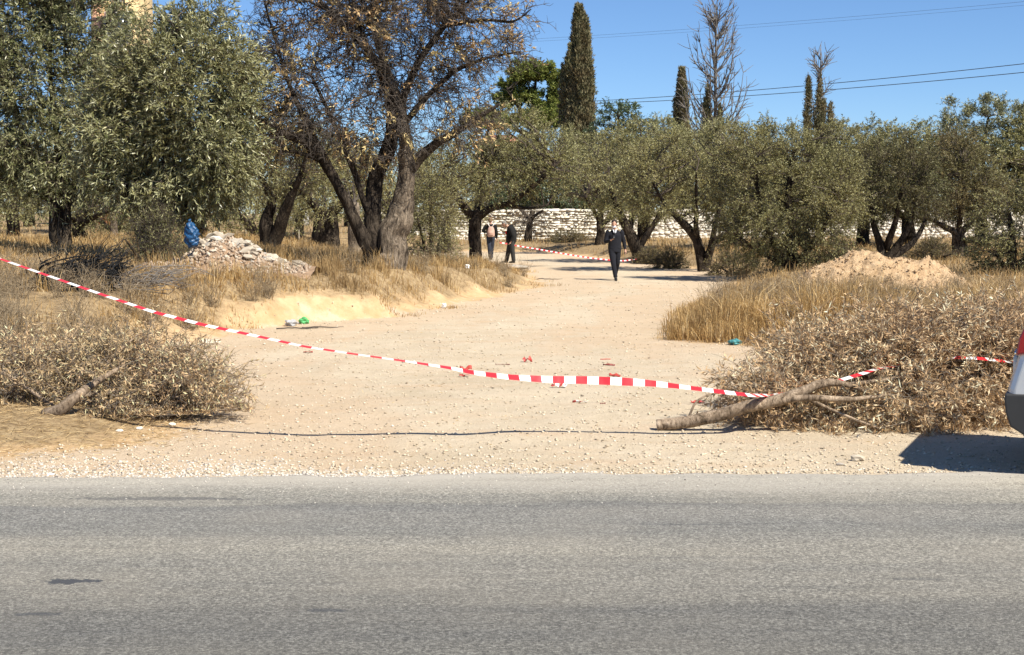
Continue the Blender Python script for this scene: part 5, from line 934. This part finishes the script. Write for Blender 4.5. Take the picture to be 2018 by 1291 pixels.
def officer():
    p = ground_px(1211, 553); root = empty('person', tuple(p), 'person in navy jumper, white shirt and tie walking along the track with a phone', 'person')
    hc = (-.02, -.03, 1.665); ax = axes_from((-.12, -1, -.22)); T_ = lambda x, y, z: np.asarray(hc) + np.array([x, y, z]) @ ax
    b = Geo(); head(b, hc, ax); limb(b, [(-.01, .02, 1.40, .07), (-.012, .01, 1.50, .058), (-.015, 0, 1.58, .055)])
    limb(b, [(0, .02, .95, .135), (0, .02, 1.15, .12), (0, .02, 1.34, .14), (0, .02, 1.44, .10)], ell=(1.15, .75))
    ra = [(-.19, .02, 1.43), (-.27, .0, 1.14), (-.12, -.27, 1.20)]; la = [(.19, .02, 1.43), (.275, .05, 1.14), (.31, .0, .90)]
    limb(b, [np.r_[ra[0], .055], np.r_[ra[1], .043], np.r_[ra[2], .028]]); limb(b, [np.r_[la[0], .055], np.r_[la[1], .043], np.r_[la[2], .028]])
    hand(b, ra[2], (.55, -.35, .35), (.1, -.35, .95), .75, -1); hand(b, la[2], (.12, -.25, -1), (-.9, -.3, 0), .45, 1)
    rl = [(-.09, .02, .93), (-.045, -.14, .50), (.02, -.2, .09)]; ll = [(.09, .02, .93), (.085, .06, .50), (.05, .36, .17)]
    for l in (rl, ll): limb(b, [np.r_[l[0], .085], np.r_[l[1], .055], np.r_[l[2], .038]])
    remeshed(b, 'body', M['skin'], root, .010, 2)
    j = Geo(); limb(j, [(0, .02, .93, .165), (0, .02, 1.02, .160), (0, .02, 1.2, .155), (0, .025, 1.34, .172), (0, .03, 1.43, .13), (0, .03, 1.485, .07)], ell=(1.22, .82), sides=20)
    for a in (ra, la): limb(j, [np.r_[np.array(a[0]) * [.85, 1, 1], .085], np.r_[a[0], .082], np.r_[(np.array(a[0]) + a[1]) / 2, .068], np.r_[a[1], .062], np.r_[(np.array(a[1]) * .45 + np.array(a[2]) * .55), .053], np.r_[np.array(a[1]) * .08 + np.array(a[2]) * .92, .043]])
    remeshed(j, 'jumper', M['navy'], root, .012)
    t = Geo(); limb(t, [(0, .02, .84, .165), (0, .02, .97, .16), (0, .02, 1.0, .15)], ell=(1.12, .85), sides=18)
    for l in (rl, ll): limb(t, [np.r_[l[0], .105], np.r_[(np.array(l[0]) + l[1]) / 2, .094], np.r_[l[1], .078], np.r_[(np.array(l[1]) + l[2]) / 2, .068], np.r_[np.array(l[1]) * .03 + np.array(l[2]) * .97, .060]])
    remeshed(t, 'trousers', M['navy'], root, .012)
    for an, dr, pit in (((.02, -.2, .0), (.06, -1, 0), 0), ((.05, .36, .08), (.1, -.8, -.55), 1)):
        s = Geo(); a = np.array(an); d_ = nrm(np.array(dr, float)); limb(s, [np.r_[a - d_ * .06 + [0, 0, .045], .042], np.r_[a + d_ * .05 + [0, 0, .045], .046], np.r_[a + d_ * .15 + [0, 0, .032], .034], np.r_[a + d_ * .19 + [0, 0, .026], .024]], sides=12); limb(s, [np.r_[a + [0, 0, .03], .044], np.r_[a + [0, 0, .11], .046]], sides=12); remeshed(s, 'shoe', M['leather'], root, .009, 2)
    h = Geo(); ball(h, T_(0, -.018, .035), (.088, .098, .094), ax, lambda V_, U: V_ * (1 + .05 * np.sin(9 * U[..., :1] + 7 * U[..., 1:2]))); ball(h, T_(0, -.05, -.02), (.083, .062, .085), ax); remeshed(h, 'hair', M['hair_brown'], root, .010, 1)
    c = Geo(); limb(c, [(-.012, .02, 1.475, .068), (-.014, .012, 1.51, .062)], sides=16); limb(c, [(-.055, -.075, 1.50, .016), (-.03, -.125, 1.42, .018), (-.012, -.135, 1.38, .008)], sides=8); limb(c, [(.035, -.075, 1.50, .016), (.015, -.125, 1.42, .018), (-.005, -.135, 1.38, .008)], sides=8); remeshed(c, 'shirt_collar', M['cloth_white'], root, .008, 1)
    k = Geo(); limb(k, [(-.01, -.10, 1.482, .017), (-.01, -.135, 1.43, .014), (-.008, -.150, 1.35, .018)], ell=(1, .4), sides=8); k.build('tie', M['leather'], root, True)
    m = Geo(); ball(m, T_(0, .045, -.072), (.064, .062, .048), ax, nu=16, nv=10); m.build('face_mask', M['cloth_white'], root, True)
    for s in (-1, 1): e = Geo(); ball(e, T_(s * .031, .083, .012), (.013, .008, .008), ax, nu=10, nv=6); e.build('eye', M['eye'], root, True)
    for s, a in ((-1, ra), (1, la)): e = Geo(); e.box((s * .175, .01, 1.508), (.05, .03, .008), rot=np.array([[.93, 0, s * .36], [0, 1, 0], [-s * .36, 0, .93]])); e.build('epaulette', M['cloth_white'], root)
    ph = tag(Geo().box((0, 0, 0), (.075, .012, .15)).build('phone', M['leather'], None, False, tuple(p + np.array([-.045, -.345, 1.29]))), 'dark phone held up in the hand of the walking officer', 'phone'); ph.rotation_euler = (-.75, .35, .25)
officer()
def jacket_man():
    p = ground_px(1005, 518); root = empty('person', tuple(p), 'grey-haired person in black jacket and dark trousers looking down, side on', 'person')
    hc = (-.235, -.02, 1.545); ax = axes_from((-1, -.1, -.62)); T_ = lambda x, y, z: np.asarray(hc) + np.array([x, y, z]) @ ax
    b = Geo(); head(b, hc, ax); limb(b, [(-.03, 0, 1.36, .075), (-.10, 0, 1.46, .062), (-.17, 0, 1.51, .058)]); limb(b, [(.03, 0, .9, .13), (.06, 0, 1.1, .14), (.03, 0, 1.3, .14), (-.02, 0, 1.42, .10)])
    na = [(.02, -.20, 1.36), (.14, -.25, 1.06), (.04, -.24, .84)]; fa = [(-.0, .20, 1.36), (.05, .25, 1.06), (-.12, .2, .86)]
    for a in (na, fa): limb(b, [np.r_[a[0], .055], np.r_[a[1], .045], np.r_[a[2], .03]]); hand(b, a[2], (-.5, .05, -.8), (-.8, 0, .3), .6, 1 if a is na else -1)
    l1 = [(.06, -.10, .9), (.10, -.13, .48), (.15, -.14, .08)]; l2 = [(.04, .10, .9), (-.06, .12, .48), (-.14, .14, .08)]
    for l in (l1, l2): limb(b, [np.r_[l[0], .085], np.r_[l[1], .06], np.r_[l[2], .042]])
    remeshed(b, 'body', M['skin'], root, .011, 2)
    j = Geo(); limb(j, [(.05, 0, .80, .185), (.05, 0, .92, .215), (.06, 0, 1.1, .21), (.05, 0, 1.28, .195), (.01, 0, 1.40, .15), (-.05, 0, 1.475, .085)], ell=(1, 1), sides=22)
    for a in (na, fa): limb(j, [np.r_[np.array(a[0]) * [1, .7, 1], .10], np.r_[a[0], .10], np.r_[(np.array(a[0]) + a[1]) / 2, .088], np.r_[a[1], .08], np.r_[np.array(a[1]) * .1 + np.array(a[2]) * .9, .056]])
    limb(j, [(.07, -.06, 1.45, .05), (.06, 0, 1.475, .065), (.07, .06, 1.45, .05)]); remeshed(j, 'jacket', M['black'], root, .013)
    t = Geo(); limb(t, [(.05, 0, .74, .16), (.05, 0, .9, .165)], sides=18)
    for l in (l1, l2): limb(t, [np.r_[l[0], .115], np.r_[(np.array(l[0]) + l[1]) / 2, .108], np.r_[l[1], .095], np.r_[l[2], .08]])
    remeshed(t, 'trousers', M['greytr'], root, .013)
    for a in ((.15, -.14, 0), (-.14, .14, 0)): s = Geo(); a = np.array(a); d_ = np.array([-1, 0, 0]); limb(s, [np.r_[a - d_ * .06 + [0, 0, .045], .042], np.r_[a + d_ * .05 + [0, 0, .045], .048], np.r_[a + d_ * .19 + [0, 0, .028], .028]], sides=12); remeshed(s, 'shoe', M['leather'], root, .01, 2)
    h = Geo(); ball(h, T_(0, -.02, .035), (.086, .098, .092), ax, lambda V_, U: V_ * (1 + .05 * np.sin(9 * U[..., :1] + 7 * U[..., 1:2]))); ball(h, T_(0, -.05, -.02), (.08, .06, .08), ax); remeshed(h, 'hair', M['hair_grey'], root, .010, 1)
    e = Geo(); ball(e, (-.155, -.105, 1.20), (.03, .03, .06)); e.build('red_badge', M['redlogo'], root, True)
    for s in (-1, 1): e = Geo(); ball(e, T_(s * .031, .083, .012), (.013, .008, .008), ax, nu=10, nv=6); e.build('eye', M['eye'], root, True)
jacket_man()
def backpack_man():
    d = 60.5; x = px_x(967, d); p = (x, d, hz(x, d)); root = empty('person', p, 'person seen from behind in dark top and jeans', 'person')
    k = (row_z(429, d) - p[2]) / 1.76; root.scale = (k, k, k)
    hc = (.0, .02, 1.645); ax = axes_from((.55, 1, -.15)); T_ = lambda x, y, z: np.asarray(hc) + np.array([x, y, z]) @ ax
    b = Geo(); head(b, hc, ax); limb(b, [(0, 0, 1.40, .07), (0, 0, 1.5, .056), (0, .01, 1.57, .054)]); limb(b, [(0, 0, .95, .13), (0, 0, 1.15, .12), (0, 0, 1.36, .13)], ell=(1.2, .8))
    la = [(-.19, 0, 1.42), (-.33, .05, 1.2), (-.2, .28, 1.14)]; ra = [(.19, 0, 1.42), (.25, .0, 1.12), (.24, .08, .87)]
    for a in (la, ra): limb(b, [np.r_[a[0], .052], np.r_[a[1], .042], np.r_[a[2], .028]])
    hand(b, la[2], (.4, .7, .2), (0, 0, 1), .6, 1); hand(b, ra[2], (.0, .15, -1), (-1, 0, 0), .5, -1)
    l1 = [(-.09, 0, .93), (-.06, -.03, .5), (-.03, .02, .08)]; l2 = [(.09, 0, .93), (.06, .06, .5), (.03, .12, .08)]
    for l in (l1, l2): limb(b, [np.r_[l[0], .085], np.r_[l[1], .056], np.r_[l[2], .04]])
    remeshed(b, 'body', M['skin'], root, .011, 2)
    j = Geo(); limb(j, [(0, 0, .98, .15), (0, 0, 1.15, .148), (0, 0, 1.34, .16), (0, 0, 1.43, .125), (0, 0, 1.49, .07)], ell=(1.22, .85), sides=20)
    for a in (la, ra): limb(j, [np.r_[np.array(a[0]) * [.85, 1, 1], .08], np.r_[a[0], .08], np.r_[a[1], .066], np.r_[np.array(a[1]) * .15 + np.array(a[2]) * .85, .05]])
    remeshed(j, 'jacket', M['black'], root, .012)
    t = Geo(); limb(t, [(0, 0, .84, .155), (0, 0, .98, .15)], ell=(1.15, .85), sides=18)
    for l in (l1, l2): limb(t, [np.r_[l[0], .10], np.r_[(np.array(l[0]) + l[1]) / 2, .09], np.r_[l[1], .076], np.r_[l[2], .062]])
    remeshed(t, 'trousers', M['jeans'], root, .012)
    for a in ((-.03, .02, 0), (.03, .12, 0)): s = Geo(); a = np.array(a); d_ = np.array([0, 1, 0]); limb(s, [np.r_[a - d_ * .06 + [0, 0, .045], .042], np.r_[a + d_ * .05 + [0, 0, .045], .046], np.r_[a + d_ * .18 + [0, 0, .028], .028]], sides=12); remeshed(s, 'shoe', M['leather'], root, .01, 2)
    h = Geo(); ball(h, T_(0, -.018, .035), (.088, .098, .094), ax); ball(h, T_(0, -.05, -.02), (.083, .062, .085), ax); remeshed(h, 'hair', M['hair_fair'], root, .010, 1)
    m = Geo(); ball(m, T_(0, .045, -.072), (.066, .062, .048), ax, nu=16, nv=10); m.build('face_mask', M['cloth_white'], root, True)
    br = empty('backpack', tuple(np.array(p) + np.array([0.02, -.22, 1.19]) * k), 'pink backpack with pale straps worn on the back of the person facing away', 'backpack'); br.scale = (k, k, k)
    g = Geo(); limb(g, [(0, 0, -.22, .125), (0, -.01, -.18, .15), (0, -.01, .0, .145), (0, 0, .12, .12), (0, .01, .20, .075)], ell=(1.05, .55), sides=20); remeshed(g, 'bag_body', M['pink'], br, .012, 3)
    g = Geo(); limb(g, [(0, -.075, -.16, .095), (0, -.085, -.06, .10), (0, -.07, .0, .08)], ell=(1, .4)); g.build('front_pocket', M['pink'], br, True)
    for s in (-1, 1): g = Geo(); limb(g, [(s * .04, .04, .17, .016), (s * .09, .06, .26, .018), (s * .12, .13, .31, .018), (s * .13, .26, .27, .018), (s * .14, .37, .1, .016)], ell=(1.3, .5), sides=8); g.build('strap', M['pink_pale'], br, True)
backpack_man()

# ------------------------------------------------------------------ the silver car cut by the right edge
def car():
    root = empty('parked_car', (4.088, 11.437, 0), 'silver estate car with grey lower bumper cut off by the right edge', 'car', rz=-.42)
    low = [(.14, .34), (.05, .40), (.015, .50), (.0, .60), (.005, .68), (.03, .78), (.07, .92), (.09, 1.03), (.13, 1.08), (.5, 1.10), (1.4, 1.08), (2.6, 1.05), (3.15, 1.02), (3.9, .94), (4.25, .82), (4.38, .66), (4.40, .50), (4.32, .30), (3.98, .26)]
    def arch(c): return [(c + .37 * math.cos(a), .33 + .37 * math.sin(a)) for a in np.linspace(-.2, pi + .2, 13)]
    low += arch(3.55) + [(3.1, .25), (1.3, .25)] + arch(.88) + [(.42, .32)]
    def extr(out, slices, name, mat, parent=root, smooth=False):
        out = np.array(out); c = np.array([out[:, 0].mean(), out[:, 1].mean()]); n_ = len(out); V_ = []
        for y, k in slices: q = c + (out - c) * [1 - k * .45, 1 - k]; V_.append(np.stack([q[:, 0], np.full(n_, y), q[:, 1]], -1))
        V_ = np.vstack(V_); me = bpy.data.meshes.new(name); f = []
        for s in range(len(slices) - 1):
            for i in range(n_): j_ = (i + 1) % n_; f.append((s * n_ + i, s * n_ + j_, (s + 1) * n_ + j_, (s + 1) * n_ + i))
        f.append(tuple(range(n_))[::-1]); f.append(tuple((len(slices) - 1) * n_ + i for i in range(n_)))
        me.from_pydata(V_.tolist(), [], f); me.materials.append(mat); o = bpy.data.objects.new(name, me); COL.objects.link(o); o.parent = parent
        bv = o.modifiers.new('edge', 'BEVEL'); bv.width = .012; bv.segments = 2; bv.limit_method = 'ANGLE'; bv.angle_limit = R(40); return o
    extr(low, [(-.90, .055), (-.87, .02), (-.80, .0), (-.4, -.005), (.4, -.005), (.80, 0), (.87, .02), (.90, .055)], 'body', M['silver'])
    green = [(.10, 1.06), (.18, 1.18), (.36, 1.46), (.34, 1.53), (.50, 1.58), (1.2, 1.62), (2.0, 1.60), (2.5, 1.50), (3.15, 1.06), (2.6, 1.02), (1.4, 1.02)]
    extr(green, [(-.80, .22), (-.76, .10), (-.66, .0), (.66, 0), (.76, .10), (.80, .22)], 'cabin', M['silver'])
    for s in (-1, 1):
        for nm, q in (('quarter_window', [(.52, 1.15), (.55, 1.42), (1.02, 1.47), (1.02, 1.13)]), ('rear_door_window', [(1.10, 1.13), (1.10, 1.48), (1.78, 1.49), (1.78, 1.11)]), ('front_door_window', [(1.86, 1.11), (1.86, 1.49), (2.35, 1.42), (2.82, 1.10)])):
            o_ = [(s * .809, x_, z) for x_, z in q]; V_ = [(x_, y_, z) for y_, x_, z in o_] + [(x_, y_ - s * .05, z) for y_, x_, z in o_]; n_ = 4
            Geo().add(np.array(V_), [(0, 1, 2, 3), (7, 6, 5, 4)] + [(i, i + 4, (i + 1) % 4 + 4, (i + 1) % 4) for i in range(4)]).build(nm, M['carglass'], root)
        g = Geo(); g.box((1.2, s * .908, .95), (.2, .025, .03)); g.build('door_handle', M['silver'], root); g = Geo(); g.box((2.2, s * .908, .94), (.2, .025, .03)); g.build('door_handle', M['silver'], root)
        g = Geo(); capped_tube(g, [(.7, s * .62, 1.60, .014), (.8, s * .62, 1.66, .016), (1.9, s * .62, 1.66, .016), (2.05, s * .62, 1.61, .014)], 8, 14); g.build('roof_rail', M['cladding'], root, True)
        g = Geo(); g.box((2.72, s * .97, 1.12), (.12, .2, .14)); g.build('wing_mirror', M['silver'], root)
        # tail light wraps round the corner
        extr([(.055, .93), (.075, 1.06), (.12, 1.17), (.20, 1.20), (.36, 1.14), (.30, 1.02), (.16, .95)], [(s * .60, -.02), (s * .87, -.02), (s * .918, .06)] if s > 0 else [(-.918, .06), (-.87, -.02), (-.60, -.02)], 'tail_light', M['taillens'])
        g = Geo(); g.box((4.22, s * .68, .76), (.25, .34, .16)); g.build('headlight', M['clearlens'], root)
        for cx in (.88, 3.55):
            w = empty('wheel', (cx, s * .80, .33)); w.parent = root; a = np.arange(32) * 2 * pi / 32; prof = [(.21, -.10), (.30, -.11), (.33, -.085), (.335, 0), (.33, .085), (.30, .11), (.21, .10)]
            V_ = np.array([[(r_ * math.cos(t), y_, r_ * math.sin(t)) for t in a] for r_, y_ in prof]); kk = np.arange(7 * 32).reshape(7, 32); Geo().add(V_, np.stack([kk[:-1], np.roll(kk[:-1], -1, 1), np.roll(kk[1:], -1, 1), kk[1:]], -1)).build('tyre', M['tyre'], w, True)
            rm = Geo(); V_ = np.array([[(r_ * math.cos(t), y_ * s, r_ * math.sin(t)) for t in a] for r_, y_ in [(.21, .10), (.19, .06), (.19, -.08)]]); kk = np.arange(96).reshape(3, 32); rm.add(V_, np.stack([kk[:-1], np.roll(kk[:-1], -1, 1), np.roll(kk[1:], -1, 1), kk[1:]], -1))
            for i in range(5): t = i * 2 * pi / 5; rm.box((.10 * math.cos(t), s * .06, .10 * math.sin(t)), (.19, .03, .05), np.array([[math.cos(t), 0, -math.sin(t)], [0, 1, 0], [math.sin(t), 0, math.cos(t)]]))
            rm.box((0, s * .065, 0), (.09, .04, .09)); rm.build('rim', M['rim'], w)
    # lower cladding, a shell just outside the body
    cl = [(.13, .33), (.03, .39), (-.006, .50), (-.018, .60), (-.012, .645), (.46, .655), (.50, .56)] ; extr(cl + [(.47, .36)], [(-.912, .05), (-.885, .015), (-.80, 0), (.80, 0), (.885, .015), (.912, .05)], 'rear_bumper', M['cladding'])
    Geo().box((2.2, -.885, .32), (1.9, .06, .16)).build('sill', M['cladding'], root); Geo().box((2.2, .885, .32), (1.9, .06, .16)).build('sill', M['cladding'], root)
    Geo().box((.30, 0, 1.30), (.02, 1.2, .36), np.array([[.84, 0, .54], [0, 1, 0], [-.54, 0, .84]])).build('rear_window', M['carglass'], root)
    Geo().box((2.86, 0, 1.30), (.02, 1.25, .62), np.array([[.62, 0, -.78], [0, 1, 0], [.78, 0, .62]])).build('windscreen', M['carglass'], root)
    Geo().box((.005, 0, .80), (.03, .52, .12)).build('number_plate', M['whitewash'], root); Geo().box((.03, 0, .90), (.05, .7, .03)).build('boot_trim', M['chrome'], root)
    g = Geo(); capped_tube(g, [(.10, -.5, .30, .032), (.5, -.5, .30, .032)], 12, 5); g.build('exhaust_pipe', M['chrome'], root, True)
    g = Geo(); g.box((2.2, 0, .30), (3.6, 1.3, .12)); g.build('underbody', M['tyre'], root)
car()
